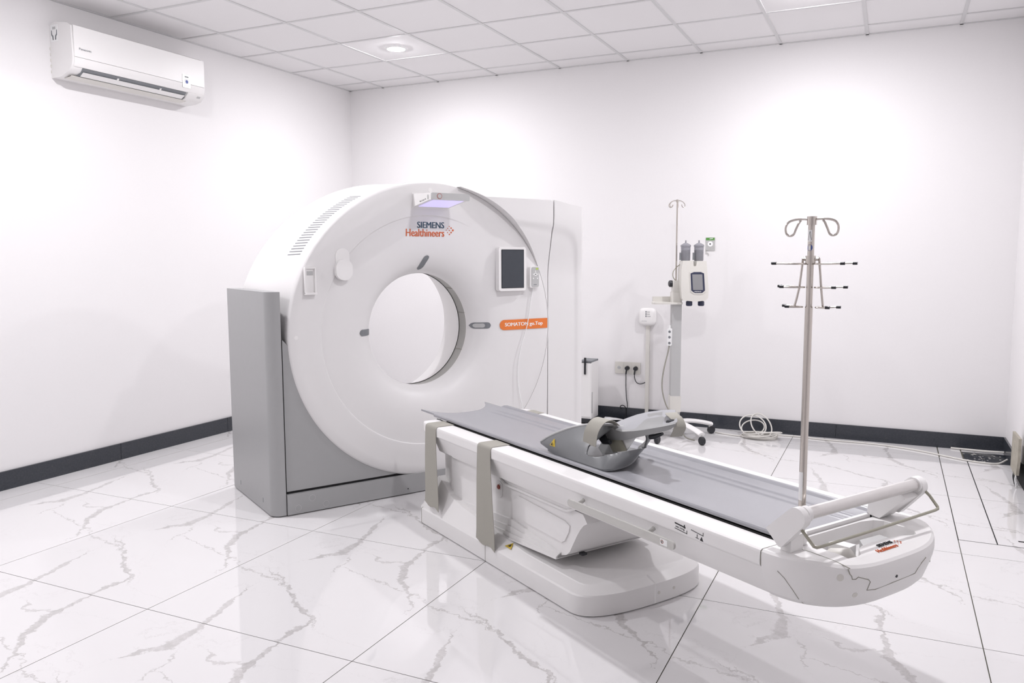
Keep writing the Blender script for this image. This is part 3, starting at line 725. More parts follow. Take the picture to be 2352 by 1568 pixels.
text('lettering','SIEMENS',.070,.012,M_blk,ec,basis((X(6.233),-.022,.5447-.0046),(0,1,0),(-1,0,.24)),0,.0010,.0012)
text('lettering','Healthineers',.098,.014,M_redtx,ec,basis((X(6.2525),-.052,.5449-.0094),(0,1,0),(-1,0,.25)),0,.0010,.001)
for ds,da,r in ((.052,6.243,.001),(.058,6.238,.0014),(.058,6.249,.0014),(.064,6.233,.002),(.065,6.244,.0016),(.071,6.238,.0025),(.071,6.249,.0025),(.078,6.244,.003)):
    prism('logo_dot',circ(X(da-.006),ds,r,10),.5440-capdrop(da-.006,.6),.5456-capdrop(da-.006,.6),'z',M_redtx,ec)
# pictograms printed on the near rail
prt=[]
def onside(a,z): return (X(a),z)
for nm,pts in (('lettering',[(5.712,.5245),(5.760,.5205),(5.760,.5245),(5.712,.5290)]),('line',[(5.712,.5080),(5.768,.5035),(5.768,.5055),(5.712,.5100)]),('line',[(5.766,.5035),(5.768,.5035),(5.768,.5150),(5.766,.5150)]),
        ('line',[(5.785,.5225),(5.838,.5165),(5.838,.5185),(5.785,.5245)]),('line',[(5.836,.517),(5.838,.517),(5.838,.528),(5.836,.528)]),('line',[(5.811,.504),(5.813,.504),(5.813,.516),(5.811,.516)]),('line',[(5.805,.5035),(5.820,.502),(5.820,.5035),(5.805,.505)]),
        ('sign',[(5.824,.5005),(5.838,.499),(5.831,.513)]),('figure',[(5.752,.520),(5.759,.519),(5.757,.531),(5.754,.531)])):
    prism('printed_'+nm,[onside(a,z) for a,z in pts],-.3378,-.336,'y',M_blk,tbd)
text('lettering','max. 2.0 kg',.040,.007,M_blk,tbd,basis((X(5.716),-.3378,.5125),(1,0,-.06),(0,0,1)),.01)
# accessory rail of clear plastic
rail=prism('accessory_rail',[(X(x),z) for x,z in [(a,z) for a,z in rrect(5.165,5.738,.4445,.4725,.012,4)]],-.366,-.357,'y',M_clear,t,.001)
for a in (5.205,5.593):
    tube('rail_post',[(X(a),-.358,.458),(X(a),-.335,.462),(X(a),-.315,.472),(X(a),-.305,.492)],.0075,M_clear,rail,8,3)
box('rail_sticker',X(5.675),X(5.708),-.3665,-.3655,.4485,.4690,M_wht,rail)
prism('rail_symbol',circ(X(5.684),.459,.0065,16),-.3669,-.366,'y',M_red,rail); prism('rail_symbol',circ(X(5.684),.459,.0046,14),-.3672,-.3665,'y',M_wht,rail); prism('rail_symbol',circ(X(5.684),.459,.0022,8,.004),-.3675,-.367,'y',M_blk,rail)
# pallet
NA,NS=70,82
def dish(s_):
    q=abs(s_)/.205; return .5425+.014*q**2.6
def rib(s_):
    return .0042*(math.exp(-((s_-.108)/.007)**2)+math.exp(-((s_-.148)/.007)**2)) 
rows=[]
def lowr(a): return 0
for i in range(NA+1):
    row=[]
    for j in range(NS+1):
        s_=-.205+.41*j/NS
        af=3.595+.145*(1-abs(s_/.205)**3.2); ae=6.05
        u=i/NA; a=af+(ae-af)*(u**1.25)
        row.append((X(a),s_,dish(s_)+rib(s_)*sst((a-3.8)/.1)))
    rows.append(row)
bm=bmesh.new(); add_loft(bm,rows,False,False); thick(bm,-.009)
pa=finish('table_pallet',bm,M_pallet,t,40)
for sg in (-1,1):
    prof=[(.203,.5545),(.214,.5615),(.222,.5655),(.230,.5650),(.2335,.560),(.232,.551),(.222,.5475),(.203,.5460)]
    rings=[]
    for a,k in ((3.775,.2),(3.785,.8),(3.80,1),(5.0,1),(6.02,1),(6.04,.95),(6.052,.7)):
        rings.append([(X(a),sg*(.203+(s_-.203)*k),.5545+(z-.5545)*k) for s_,z in prof])
    loft('side_rim',rings,M_pallet,pa,True,True,40)
box('pallet_channel',X(3.83),X(6.03),-.236,.236,.518,.5235,M_gap,t)
for sg in (-1,1): box('channel_gap',X(3.84),X(6.04),sg*.2335-.0025,sg*.2335+.0025,.52,.5465,M_gap,t)
def end_bumper():
    prism('pallet_end',rrect(-.2,.2,.523,.556,.012,4),X(6.046),X(6.058),'x',M_white,t,.003)
end_bumper()

# ---- two beige straps hanging over the near rail
def strap(label,a0,a1,zb,flare):
    n=9; secs=[]
    path=[(-.2345,.5465),(-.244,.5478),(-.27,.5478),(-.30,.5478),(-.322,.5478),(-.3335,.5455),(-.3395,.538),(-.3415,.526),(-.3425,.49),(-.3435,.45),(-.3440,.38),(-.3435,.28),(-.3425,zb+.06),(-.344,zb)]
    rows=[]
    for k,(s_,z) in enumerate(path):
        f=max(0,(.5-z))/.4; row=[]
        for j in range(n):
            u=j/(n-1); a=a0+(a1-a0)*u+(-.012*f if u<.5 else 0)*(1-2*u if u<.5 else 0)+flare*f*u
            zz=z
            if k>=len(path)-1: zz=z+.016*math.sin(u*PI)*0+(-.012*(u-.5)) + .006*math.cos(u*9)
            row.append((X(a),s_-.0016*math.sin(u*6)*f,zz))
        rows.append(row)
    sm=[]
    for r0,r1 in zip(rows[:-1],rows[1:]):
        for q in (0,.5): sm.append([tuple(Vector(p)*(1-q)+Vector(p2)*q) for p,p2 in zip(r0,r1)])
    sm.append(rows[-1])
    bm=bmesh.new(); add_loft(bm,sm,False,False); thick(bm,.0022)
    o=finish('body_strap',bm,M_strap,None,50); o.location=TO; o.rotation_euler=(0,0,TR)
    return tag(o,label,'strap','beige straps over the near table rail')
strap('shorter beige strap hanging over the table rail nearest the scanner',3.915,4.03,.125,.022)
strap('longer beige strap hanging over the table rail, second from the scanner',4.440,4.555,.085,.035)
# tail of a strap over the far rail
bm=bmesh.new()
rows=[[(X(a+dx),s_,z) for dx in (0,.05,.10)] for s_,z,a in ((.2345,.5465,3.93),(.25,.5478,3.925),(.31,.5478,3.92),(.330,.5465,3.918),(.3395,.537,3.915),(.343,.49,3.91),(.343,.35,3.905))]
add_loft(bm,rows,False,False); thick(bm,.002)
o=finish('body_strap',bm,M_strap,None,50); o.location=TO; o.rotation_euler=(0,0,TR); tag(o,'beige strap end lying over the far rail of the table by the scanner','strap')

# ================================================================== PAPER ROLL BAR at the foot end
pr=thing('roll_holder','satin metal bar between two white brackets with wire loop across table foot end','roll holder',on_t(6.1,0,.548),TR)
Y0=6.1
def Lp(a,s_,z): return (a-Y0,s_,z-.548)
def bracket(s0,s1):
    pts=[(6.056,.602),(6.102,.560),(6.112,.560)]+[(6.158+.0305*math.cos(math.radians(q)),.658+.0305*math.sin(math.radians(q))) for q in range(-35,136,15)]
    return prism('end_bracket',[(a-Y0,z-.548) for a,z in pts],s0,s1,'y',M_white,pr,.006,3)
b1=bracket(-.310,-.283); b2=bracket(.272,.300)
box('bracket_lug',-.005,.030,-.290,-.235,-.003,.045,M_white,b1,.004)
prism('bracket_wing',[(-.055,.004),(-.05,.05),(.0,.075),(.06,.098),(.075,.085),(.04,.05),(-.01,.0)],.20,.275,'y',M_white,b2,.006)
tube('roll_tube',[Lp(6.163,-.286,.666),Lp(6.163,.275,.666)],.0185,M_alu,pr,28)
cyl('tube_collar',Lp(6.163,-.286,.666),Lp(6.163,-.268,.666),.0235,M_white,pr,28); cyl('tube_collar',Lp(6.163,.262,.666),Lp(6.163,.275,.666),.0235,M_white,pr,28)
tube('tear_wire',[Lp(6.165,-.295,.628),Lp(6.185,-.296,.612),Lp(6.212,-.297,.590),Lp(6.216,-.290,.5875),Lp(6.217,-.27,.587),Lp(6.217,0,.588),Lp(6.222,.286,.594),Lp(6.222,.303,.596),Lp(6.218,.309,.600),Lp(6.195,.301,.632),Lp(6.180,.292,.650)],.0046,M_wire,pr,8,0)

# ================================================================== IV POLE on the table
iv=thing('drip_pole','tall stainless steel drip pole with hooks standing at table foot end','drip pole',on_t(6.095,-.20,.548),TR-.25)
cyl('pole',(0,0,0),(0,0,.70),.0108,M_steel,iv,20); cyl('upper_pole',(0,0,.69),(0,0,.955),.0092,M_steel,iv,20)
cyl('socket',(0,0,-.002),(0,0,.03),.017,M_white,iv,20)
sl=bmesh.new(); add_lathe(sl,[(.0112,.13),(.0112,.215)],12,'z',(0,0,0),-1.9,-.7); finish('pole_sticker',sl,M_wht,iv)
hk=cyl('hook_hub',(0,0,.932),(0,0,.956),.0135,M_steel,iv,18)
fx=math.cos(.72); fy=math.sin(.72)
# local axis of the hooks: roughly across the picture
HX=Vector((.80,.60,0)).normalized()
def hk_pt(u,z,v=0): 
    n=Vector((-HX.y,HX.x,0)); p=HX*u+n*v; return (p.x,p.y,z)
for sg in (-1,1):
    tube('hook',[hk_pt(sg*u,z) for u,z in ((.008,.948),(.03,.949),(.05,.947),(.066,.940),(.073,.925),(.070,.908),(.060,.902),(.050,.906),(.044,.920),(.036,.938),(.030,.946))],.0032,M_steel,hk,8,4)
cl=cyl('arm_clamp',(0,0,.822),(0,0,.845),.0140,M_steel,iv,18)
cyl('clamp_screw',hk_pt(-.022,.835),hk_pt(.022,.835),.005,M_steel,cl,10)
for sg,e in ((-1,-.048),(1,.030)):
    o=tube('drop_rod',[hk_pt(sg*.016,.838),hk_pt(sg*.022,.838,.004),hk_pt(sg*.0235,.826,.006),hk_pt(sg*.030 if sg>0 else -.032,.75,.01),hk_pt(sg*.036 if sg>0 else -.045,.695,.012)],.0033,M_steel,cl,8,2)
    for z,u0,u1,sp2 in ((.822,.012,.112,.030),(.755,.018,.090,.026),(.698,.022,.074,.022)):
        tube('bag_arm',[hk_pt(sg*u1,z+.002,sp2),hk_pt(sg*(u0+.03),z,sp2*.9),hk_pt(sg*u0,z,sp2*.3),hk_pt(sg*u0,z,-sp2*.3),hk_pt(sg*(u0+.03),z,-sp2*.9),hk_pt(sg*(u1-.02),z+.001,-sp2)],.0026,M_steel,o,7,3)
        for uu,vv in ((u1,sp2),(u1-.02,-sp2)): cyl('rubber_tip',hk_pt(sg*(uu-.004),z+.0015,vv),hk_pt(sg*(uu+.008),z+.0015,vv),.0045,M_black,o,10)
# stickers on the upper tube (facing right of the camera side)
bm=bmesh.new(); add_lathe(bm,[(.0095,.885),(.0095,.918)],10,'z',(0,0,0),-1.75,-.5); st_=finish('warning_sticker',bm,M_wht,iv)
bm=bmesh.new()
for k in range(9):
    pass
bm.free()
def on_pole(pts,r,m,nm,par):
    bm=bmesh.new(); vs=[bm.verts.new((r*math.cos(a),r*math.sin(a),z)) for a,z in pts]; bm.faces.new(vs); return finish(nm,bm,m,par,0)
for (a0,z0),(a1,z1) in (((-1.65,.890),(-.65,.890)),((-1.65,.890),(-1.12,.914)),((-.65,.890),(-1.12,.914))):
    on_pole([(a0-.05,z0),(a0+.05,z0),(a1+.05,z1),(a1-.05,z1)] if abs(z1-z0)>.01 else [(a0,z0-.0007),(a1,z0-.0007),(a1,z0+.0007),(a0,z0+.0007)],.01,M_blk,'sticker_print',st_)
bm=bmesh.new(); ring=[]
for k in range(18):
    a=2*PI*k/18; ring.append(bm.verts.new((.0096*math.cos(-1.05+.85*math.cos(a)),.0096*math.sin(-1.05+.85*math.cos(a)),.868+.0095*math.sin(a))))
bm.faces.new(ring); s2=finish('info_sticker',bm,M_bluep,iv,0)
on_pole([(-1.35,.862),(-.85,.862),(-.85,.872),(-1.35,.872)],.0099,M_wht,'sticker_print',s2)

# ================================================================== HEAD / ARM HOLDER lying on the table
hh=thing('arm_support','grey curved head and arm support with straps lying on the table pallet','support',on_t(5.0,0,.545),TR)
HZ=.545
# shell: ruled between a footprint curve on the pallet and the rim
foot=[(4.700,-.168,.572),(4.78,-.185,.566),(4.87,-.200,.5645),(4.97,-.210,.5645),(5.08,-.212,.566),(5.165,-.205,.564),(5.185,-.180,.562),(5.188,-.147,.562),(5.178,-.09,.562),(5.150,-.03,.564),(5.10,.04,.570),(5.045,.105,.585)]
rim =[(4.699,-.166,.580),(4.757,-.165,.614),(4.83,-.150,.650),(4.905,-.128,.680),(4.985,-.100,.700),(5.05,-.066,.703),(5.10,-.03,.700),(5.14,.0,.693),(5.165,.03,.690),(5.175,.06,.688),(5.165,.09,.688),(5.13,.12,.690)]
def sm_curve(c): return [tuple(v) for v in smooth_path(c,4)]
F_,R_=[tuple(v) for v in smooth_path(foot,11)],[tuple(v) for v in smooth_path(rim,11)]; rows=[]
for u in [i/36 for i in range(37)]:
    row=[]
    for p,q in zip(F_,R_):
        v=Vector(p)*(1-u)+Vector(q)*u
        hgt=(Vector(q)-Vector(p)).length
        v+=Vector((.02,-.016,-.004))*math.sin(PI*u)*min(1,hgt/.1)
        row.append((v.x-A0,v.y,v.z-HZ))
    rows.append(row)
def inpoly(x,y,P):
    c=False
    for (x0,y0),(x1,y1) in zip(P,P[1:]+P[:1]):
        if (y0>y)!=(y1>y) and x<(x1-x0)*(y-y0)/(y1-y0)+x0: c=not c
    return c
HOLE=[(5.055,.606),(5.068,.597),(5.12,.600),(5.20,.630),(5.222,.665),(5.24,.75),(5.08,.75),(5.06,.66),(5.046,.63)]
bm=bmesh.new(); add_loft(bm,rows,False,False)
dead=[f for f in bm.faces if inpoly(f.calc_center_median().x+A0,f.calc_center_median().z+HZ,HOLE) and f.calc_center_median().y<.02]
bmesh.ops.delete(bm,geom=dead,context='FACES')
def nearest(px,pz):
    best=None
    for (x0,z0),(x1,z1) in zip(HOLE,HOLE[1:]+HOLE[:1]):
        dx,dz=x1-x0,z1-z0; t_=max(0,min(1,((px-x0)*dx+(pz-z0)*dz)/(dx*dx+dz*dz))); q=(x0+dx*t_,z0+dz*t_); d=(q[0]-px)**2+(q[1]-pz)**2
        if best is None or d<best[0]: best=(d,q)
    return best
for v in bm.verts:
    if any(len(e.link_faces)==1 for e in v.link_edges) and v.co.y<.03:
        d,q=nearest(v.co.x+A0,v.co.z+HZ)
        if d<.009**2: v.co.x=q[0]-A0; v.co.z=q[1]-HZ
        elif abs(v.co.y-.02)<.012 and inpoly(v.co.x+A0,v.co.z+HZ,HOLE): v.co.y=.02
bmesh.ops.remove_doubles(bm,verts=bm.verts[:],dist=.0004)
thick(bm,.007)
sh=finish('shell',bm,M_hold,hh,45)
bm=bmesh.new(); add_tube(bm,[(p[0]-A0,p[1],p[2]-HZ) for p in R_[::3]],.005,8); finish('shell_rim',bm,M_lgrey,sh,45)
# base plate under the shell
prism('base_plate',[(p[0]-A0,p[1]) for p in F_[11:]]+[(4.98-A0,.14),(4.86-A0,.10),(4.76-A0,-.10)],.012,.020,'z',M_hold,hh,.002)
def sd(a,s_,z): return (a-A0,s_,z-HZ)
# arm rest slab rising to the right
def slab(name,sts,m,parent):
    rings=[]
    for a,sn,zt,af,sf,zf,th in sts:
        rings.append([sd(a,sn,zt-th),sd(a,sn-.002,zt-.005),sd(a,sn+.004,zt),sd((a+af)/2,(sn+sf)/2,(zt+zf)/2+.004),sd(af,sf-.004,zf),sd(af,sf,zf-.005),sd(af,sf,zf-th)])
    bm=bmesh.new(); add_loft(bm,rings); return finish(name,bm,m,parent,40)
sts=[(4.965,-.060,.690,4.90,.03,.664,.012),(5.0,-.07,.694,4.93,.05,.670,.040),(5.055,-.07,.698,4.97,.05,.676,.055),(5.137,-.07,.697,5.03,.05,.700,.040),(5.20,-.07,.711,5.09,.05,.727,.034),(5.265,-.07,.728,5.16,.05,.757,.029),(5.362,-.07,.757,5.24,.05,.778,.025),(5.408,-.07,.772,5.29,.05,.781,.022),(5.428,-.062,.779,5.312,.05,.778,.012)]
slab('arm_rest',sts,M_arm,hh)
slab('cushion',[(a-.004,sn+.008,zt+.0035,af-.02,sf+.02,zf+.007+.006*math.sin(i*1.3),.007) for i,(a,sn,zt,af,sf,zf,th) in enumerate(sts[2:])],M_cush,hh)
slab('cushion',[(4.90,.0,.672,4.83,.09,.655,.006),(4.95,.0,.678,4.88,.10,.664,.010),(5.0,.02,.684,4.93,.11,.672,.012),(5.03,.04,.688,4.97,.10,.680,.008)],M_cush,hh)
bm=bmesh.new(); add_tube(bm,[sd(5.010,-.088,.690),sd(5.024,-.092,.662),sd(5.052,-.092,.640),sd(5.088,-.092,.642)],.02,10,True,[.014,.018,.015,.009]); finish('clamp_knob',bm,M_black,hh,40)
bm=bmesh.new(); add_tube(bm,[sd(5.366,-.045,.768),sd(5.385,-.045,.772),sd(5.40,-.045,.779)],.010,10,True,[.008,.012,.005]); finish('clamp_knob',bm,M_black,hh,40)
bm=bmesh.new(); add_tube(bm,[sd(5.262,-.035,.690),sd(5.29,-.035,.697),sd(5.33,-.035,.716)],.010,10,True,[.010,.011,.006]); finish('clamp_knob',bm,M_black,hh,40)
def shp(pts,s_): return [(a-A0,z-HZ) for a,z in pts]
prism('white_sheet',shp([(4.965,.590),(4.993,.566),(5.09,.590),(5.045,.635),(4.993,.628)],0),-.055,-.051,'y',M_wht,hh)
prism('white_sheet',shp([(5.100,.664),(5.210,.692),(5.142,.614)],0),-.052,-.049,'y',M_wht,hh)
prism('strut',shp([(5.03,.640),(5.107,.666),(5.150,.615),(5.072,.593)],0),-.064,-.056,'y',M_wire,hh,.002)
ws=bmesh.new(); tri=[(4.803,-.192,.588),(4.845,-.197,.589),(4.826,-.185,.619)]; vs=[ws.verts.new(sd(*p)) for p in tri]; ws.faces.new(vs); thick(ws,.003); wt=finish('warning_sign',ws,M_yel,hh,0)
ws=bmesh.new(); ws.faces.new([ws.verts.new(sd(*p)) for p in ((4.818,-.1985,.593),(4.833,-.2005,.5935),(4.826,-.194,.606))]); thick(ws,.0005); finish('sign_print',ws,M_blk,wt,0)
# straps of the support
def ribbon(name,cl,w,m,parent,ax=(1,0,0)):
    cl=smooth_path([sd(*p) for p in cl],5); rows=[]
    for p in cl: rows.append([p-Vector(ax)*w/2,p,p+Vector(ax)*w/2])
    bm=bmesh.new(); add_loft(bm,rows,False,False); thick(bm,.002); return finish(name,bm,m,parent,50)
ribbon('strap',[(5.055,-.05,.708),(5.060,-.085,.732),(5.066,-.118,.738),(5.067,-.148,.727),(5.058,-.168,.690),(5.042,-.166,.632)],.085,M_strap,hh)
ribbon('strap',[(5.32,.02,.783),(5.34,.0,.796),(5.364,-.02,.795),(5.395,-.025,.784),(5.412,-.025,.752),(5.390,-.022,.713)],.05,M_strap,hh,(.35,.93,.0))

# ================================================================== INJECTOR STAND
inj=thing('contrast_injector','cream contrast injector on wheeled stand with twin syringes and screen by back wall','injector',(3.33,-.45,0),math.radians(24))
def rotz(x,y,a): return (x*math.cos(a)-y*math.sin(a),x*math.sin(a)+y*math.cos(a))
for k,ad in enumerate((-62,19,92,164,236)):
    a=math.radians(ad); d=Vector((math.cos(a),math.sin(a),0))
    R=.33 if k<2 else .30
    o=tube('base_leg',[d*.02+Vector((0,0,.115)),d*.12+Vector((0,0,.118)),d*.24+Vector((0,0,.10)),d*R+Vector((0,0,.078))],.03,M_white,inj,12,4,None,(1.0,.55))
    c=d*(R-.01)
    cyl('caster_stem',(c.x,c.y,.05),(c.x,c.y,.085),.010,M_silver,o,10)
    nx=Vector((-d.y,d.x,0)); q=c+d*.012
    cyl('caster_wheel',q-nx*.016+Vector((0,0,.031)),q+nx*.016+Vector((0,0,.031)),.031,M_black,o,20,None,.006)
lathe('base_hub',[(0,.07),(.05,.07),(.055,.10),(.05,.145),(.0,.15)],M_white,inj,24)
box('column',-.036,.036,-.040,.040,.14,1.05,M_lgrey,inj,.006)
box('column_collar',-.041,.041,-.045,.045,.20,.325,M_cream,inj,.005)
box('column_top',-.040,.036,-.042,.042,1.035,1.125,M_cream,inj,.006)
nk=box('neck_block',-.034,.030,-.036,.036,1.12,1.215,M_cream,inj,.008)
cyl('clamp_knob',(-.060,-.010,1.19),(-.030,-.005,1.19),.026,M_black,nk,12,None,.006)
tr=prism('tray',rrect(-.185,.040,-.075,.06,.03,5),1.035,1.050,'z',M_cream,inj,.004)
prism('tray_back',rrect(-.175,.030,.042,.060,.01,3),1.05,1.09,'z',M_cream,tr,.004)
cyl('drip_rod',(-.005,0,1.20),(-.005,0,1.815),.0062,M_steel,inj,10)
hb=cyl('rod_hub',(-.005,0,1.805),(-.005,0,1.825),.010,M_steel,inj,12)
for ad in (20,75,150,205):
    a=math.radians(ad); d=Vector((math.cos(a),math.sin(a),0)); b0=Vector((-.005,0,0))
    tube('hook',[b0+d*r+Vector((0,0,z)) for r,z in ((.005,1.818),(.03,1.816),(.052,1.806),(.066,1.788),(.062,1.772),(.05,1.768),(.04,1.778),(.038,1.79))],.0032,M_steel,hb,7,4)
tube('arm_pin',[(.02,0,1.18),(.07,-.02,1.185)],.012,M_cream,inj,12)
# injector head, tilted a little
hd=bpy.data.objects.new('injector_head',None)
def headpt(x,z): return (x,z)
HB=[(.058,1.365),(.046,1.30),(.046,1.17),(.052,1.085),(.066,1.066),(.16,1.058),(.232,1.066),(.250,1.086),(.252,1.14),(.242,1.26),(.232,1.362),(.162,1.362),(.156,1.326),(.138,1.322),(.132,1.365)]
HB=[(x-.032,z) for x,z in HB]
head=prism('injector_head',HB,-.115,.035,'y',M_cream,inj,.022,4)
bmx=[(.116,1.270),(.140,1.280),(.192,1.280),(.216,1.270),(.226,1.142),(.205,1.124),(.150,1.124),(.124,1.142)]
bmx=[(x-.034,z) for x,z in bmx]
prism('screen_surround',[(x+(x-.137)*.14,z+(z-1.20)*.14) for x,z in bmx],-.1185,-.11,'y',M_cream,head,.006)
prism('screen_bezel',bmx,-.1205,-.115,'y',M_navy,head,.003)
prism('screen_glass',[(.094,1.263),(.169,1.263),(.177,1.146),(.102,1.146)],-.1218,-.120,'y',M_gscreen,head)
text('lettering','MEDRAD',.05,.008,M_wht,head,basis((.114,-.1212,1.130),(1,0,0),(0,0,1)),.0)
for x in (.088,.178):
    o=cyl('drive_knob',(x,-.055,1.022),(x,-.055,1.060),.0245,M_navy,head,10,None,.006)
for x in (.056,.156):
    o=lathe('syringe_shield',[(.0,1.363),(.032,1.363),(.035,1.37),(.036,1.468),(.039,1.470),(.039,1.482),(.018,1.496),(.006,1.50),(.005,1.518),(0,1.518)],M_syr,head,24,'z',(x,-.045,0))
    cyl('plunger',(x,-.045,1.37),(x,-.045,1.445),.022,M_lgrey,o,16)
    box('shield_clip',x-.044,x-.030,-.055,-.030,1.37,1.425,M_dgrey,o,.003)
tube('sensor_wire',[(.06,.0,1.345),(.02,-.01,1.335),(-.025,-.012,1.29),(-.03,-.01,1.245),(-.008,-.01,1.21)],.0035,M_wire,inj,7,5)

# power strip hanging on the column, with its cable
ps=thing('power_strip','white power strip hanging on the injector column with grey cable','power strip',(3.303,-.528,.785),math.radians(0))
prism('strip_body',rrect(-.016,.016,-.065,.065,.005,3),-.012,.012,'y',M_wht,ps,.003)
box('hang_tab',-.006,.006,-.003,.003,.062,.09,M_wht,ps,.002)
for z in (-.045,0,.042):
    o=prism('socket',circ(.002,z,.010,12),-.0128,-.0115,'y',M_dgrey,ps)
tube('cable',[(-.002,0,-.065),(-.010,-.005,-.12),(-.030,-.02,-.22),(-.044,-.03,-.33),(-.040,-.03,-.42),(-.01,-.02,-.53),(.05,-.01,-.62),(.10,-.02,-.70),(.15,-.05,-.755),(.22,-.06,-.77)],.0055,M_seam,ps,8,6)

# ================================================================== WALL THINGS (back wall)
ap=thing('wifi_access_point','white rounded square access point on back wall at the top of thin trunking','access point',(2.988,0,.822))
loft('case',[[(x,-y_,z+.076) for x,z in rrect(-w,w,-w,w,w*.55,6)] for y_,w in ((.002,.066),(.012,.073),(.028,.074),(.042,.066),(.048,.05))],M_white,ap,True,True,40)
text('lettering','aruba',.045,.010,M_lgrey,ap,basis((-.044,-.0484,.037),(1,0,0),(0,0,1)),.0)
for z,w in ((.118,.035),(.100,.035),(.082,.045)):
    box('label_print',-.012,-.002,-.0490,-.0476,z-.006,z+.006,M_dgrey,ap); box('label_print',.001,.001+w*.7,-.0490,-.0476,z-.004,z+.003,M_lgrey,ap)
box('status_light',-.062,-.052,-.0405,-.036,.078,.088,M_wht,ap,.002)
tag(box('cable_trunking',2.974,3.004,-.020,0,.0,.825,M_cream,None,.002),'thin cream cable trunking running down from access point to the floor','trunking')
for i,(x,l) in enumerate(((2.741,'cream wall socket without a plug, leftmost of the three'),(2.815,'cream wall socket with black plug, middle of the three'),(2.889,'cream wall socket with black plug, rightmost of the three'))):
    s=thing('wall_socket',l,'socket',(x,0,.455),0,'three wall sockets left of the trunking')
    prism('plate',rrect(-.0365,.0365,-.05,.05,.004,2),-.010,0,'y',M_socket,s,.0015)
    prism('dish',circ(0,0,.0215,24),-.0108,-.009,'y',M_cream,s); 
    prism('dish_floor',circ(0,0,.0165,20),-.0112,-.0105,'y',M_lgrey if i==0 else M_socket,s)
    for dx in (-.007,.007): cyl('contact_hole',(dx,-.0115,0),(dx,-.0105,0),.003,M_dgrey,s,8)
for x,pts,l in ((2.815,[(0,-.038,-.012),(-.006,-.034,-.045),(-.009,-.022,-.085),(-.012,-.012,-.16),(-.006,-.011,-.25),(.002,-.011,-.31),(.004,-.016,-.345)],'black plug in the middle socket with cord falling straight to floor'),
              (2.889,[(0,-.038,-.012),(-.005,-.032,-.045),(-.006,-.020,-.085),(.008,-.014,-.118),(.035,-.012,-.130),(.062,-.012,-.124),(.086,-.012,-.112)],'black plug in the right socket with cord curling into the trunking')):
    p=thing('power_plug',l,'plug',(x,0,.455),0,'black plugs in the wall sockets')
    cyl('plug_body',(0,-.011,0),(0,-.040,0),.0195,M_black,p,18,.016)
    tube('strain_relief',[(0,-.034,-.008),(-.003,-.036,-.028),(-.006,-.033,-.05)],.007,M_black,p,8,2,None)
    tube('cord',pts,.0035,M_black,p,8,5)
dm=thing('dose_badge','small silver wrapped badge with green header taped on the back wall','badge',(3.490,0,1.444))
box('wrapper',-.037,.036,-.006,0,0,.104,M_silver,dm,.002); box('header',-.035,.033,-.0068,-.0055,.082,.102,M_green,dm)
prism('badge_window',circ(0,.052,.021,16),-.0075,-.005,'y',M_wht,dm,.001); prism('badge_dot',circ(-.001,.052,.006,10),-.0082,-.007,'y',M_blk,dm)
tube('tape_tail',[(-.03,-.003,.006),(-.034,-.004,-.016),(-.016,-.004,-.022),(-.012,-.004,-.04)],.004,M_clear,dm,6,3,None,(1.6,.3))
tube('header_print',[(-.006,-.0075,.092),(.02,-.0075,.095)],.003,M_wht,dm,6)

# ---- white floor cabinet peeping out behind the gantry
cb=thing('floor_cabinet','white floor cabinet with dark slanted top half hidden behind the scanner','cabinet',(2.45,-.19,0))
box('body',-.15,.137,-.09,.085,.045,.52,M_white,cb,.006)
box('plinth',-.155,.142,-.10,.09,.012,.045,M_black,cb,.004)
box('vent_slot',.1368,.1378,-.075,-.068,.09,.27,M_gap,cb)
box('top_plate',.03,.135,-.09,.085,.515,.535,M_dgrey,cb,.002)
box('handle',.075,.090,-.102,-.088,.42,.56,M_black,cb,.003)
box('side_door',-.10,.130,-.0925,-.089,.06,.50,M_white,cb,.001)
# papers / flat dark pad on floor between cabinet and injector
fp=thing('folded_mat','dark folded mat lying on the floor beside the white cabinet','mat',(2.82,-.14,0),.05)
rows=[]
for i in range(9):
    row=[]
    for j in range(5):
        u,v=i/8,j/4; row.append((-.17+.40*u,-.09+.17*v,.020+.018*math.sin(u*5+.6)*v+.014*math.sin(v*4+u*3)))
    rows.append(row)
bm=bmesh.new(); add_loft(bm,rows,False,False); thick(bm,.012); finish('mat_cover',bm,M_black,fp,50)
bm=bmesh.new(); add_loft(bm,[[(p[0]*.8-.01,p[1]*.7-.03,p[2]+.016) for p in r] for r in rows],False,False); thick(bm,.003); finish('paper_sheet',bm,M_paper,fp,50)
lp_=tag(tube('cable_loop',[(2.765,-.025,.10),(2.762,-.03,.122),(2.778,-.032,.134),(2.80,-.03,.127),(2.808,-.022,.10),(2.806,-.02,.05),(2.80,-.03,.008)],.004,M_blk,None,8,5),'small black cable loop rising above the skirting below the wall sockets','cable')

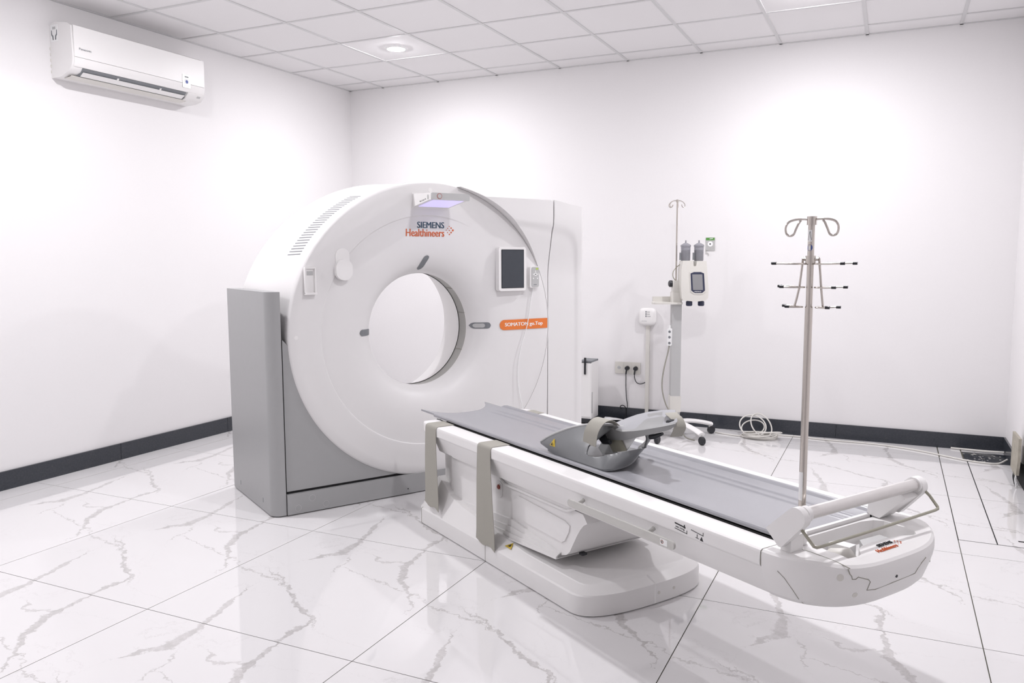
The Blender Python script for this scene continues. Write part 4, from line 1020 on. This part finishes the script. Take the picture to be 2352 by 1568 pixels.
# ---- white cable coil and its run along the wall
cc_=thing('cable_coil','loose coil of white cable on the floor by the back wall','cable',(3.93,-.215,0))
random.seed(3)
pts=[]
for k in range(5):
    rx=.125+.02*random.random(); ry=.075+.02*random.random(); ph=random.random()*.8; lift=(0,.004,.012,.02,.03)[k]
    for j in range(12):
        a=2*PI*j/12+ph; up=.0055+lift+ .018*max(0,math.sin(a*1+.6*k))*k*.5
        pts.append((rx*math.cos(a)+.01*k,ry*math.sin(a)-.01*k,up))
tube('lying_loops',pts,.0052,M_cream,cc_,8,4)
def upr(cx,cy,rx,h,tilt,lean):
    out=[]
    for j in range(15):
        a=-PI/2+2*PI*j/14; out.append((cx+rx*math.cos(a)+tilt*(math.sin(a)+1)*h/2,cy+lean*(math.sin(a)+1),.008+h/2*(math.sin(a)+1)))
    return out
tube('standing_loop',upr(-.03,-.02,.10,.14,-.25,.07),.0052,M_cream,cc_,8,4)
tube('standing_loop',upr(.05,.0,.075,.155,-.45,.06),.0052,M_cream,cc_,8,4)
tube('standing_loop',upr(-.06,.03,.085,.10,.2,.05),.0052,M_cream,cc_,8,4)
run=[(3.60,-.19,.006),(3.70,-.225,.006),(3.82,-.24,.006),(4.0,-.13,.006),(4.15,-.085,.006),(4.43,-.118,.006),(4.73,-.115,.006),(4.95,-.17,.006),(5.10,-.24,.006),(5.22,-.32,.006),(5.33,-.385,.006),(5.44,-.415,.006),(5.52,-.40,.007),(5.575,-.36,.03)]
tag(tube('floor_cable',run,.0055,M_cream,None,8,6),'long white cable running along the floor from coil to the right corner','cable')
# white rod-like cable duct in the right corner
tag(tube('cable_duct',[(5.26,-.028,.008),(5.40,-.05,.010),(5.50,-.07,.014),(5.585,-.115,.026)],.0065,M_cream,None,8,3),'straight white cable duct lying at foot of back wall skirting in right corner','cable duct')
# leaning board at the right wall opening
bd=thing('leaning_board','narrow stained board leaning against the right wall near the corner','board',(5.552,-.90,0))
prism('board_face',[(-.13,.307),(.137,.302),(.15,.074),(-.02,.06),(-.10,.077),(-.133,.174)],-.006,.010,'x',M_wood,bd,.001)
ob=prism('wall_hollow',[(-.15,.0),(-.15,.10),(-.02,.13),(.16,.10),(.16,.0)],(.033),.046,'x',M_gap,bd)
for k in range(3): tube('loose_wire',[(.0,-.10+.04*k,.004),(-.008,-.09+.045*k,.05),(.004,-.06+.04*k,.10)],.0035,M_blk if k else M_wht,bd,6,4)
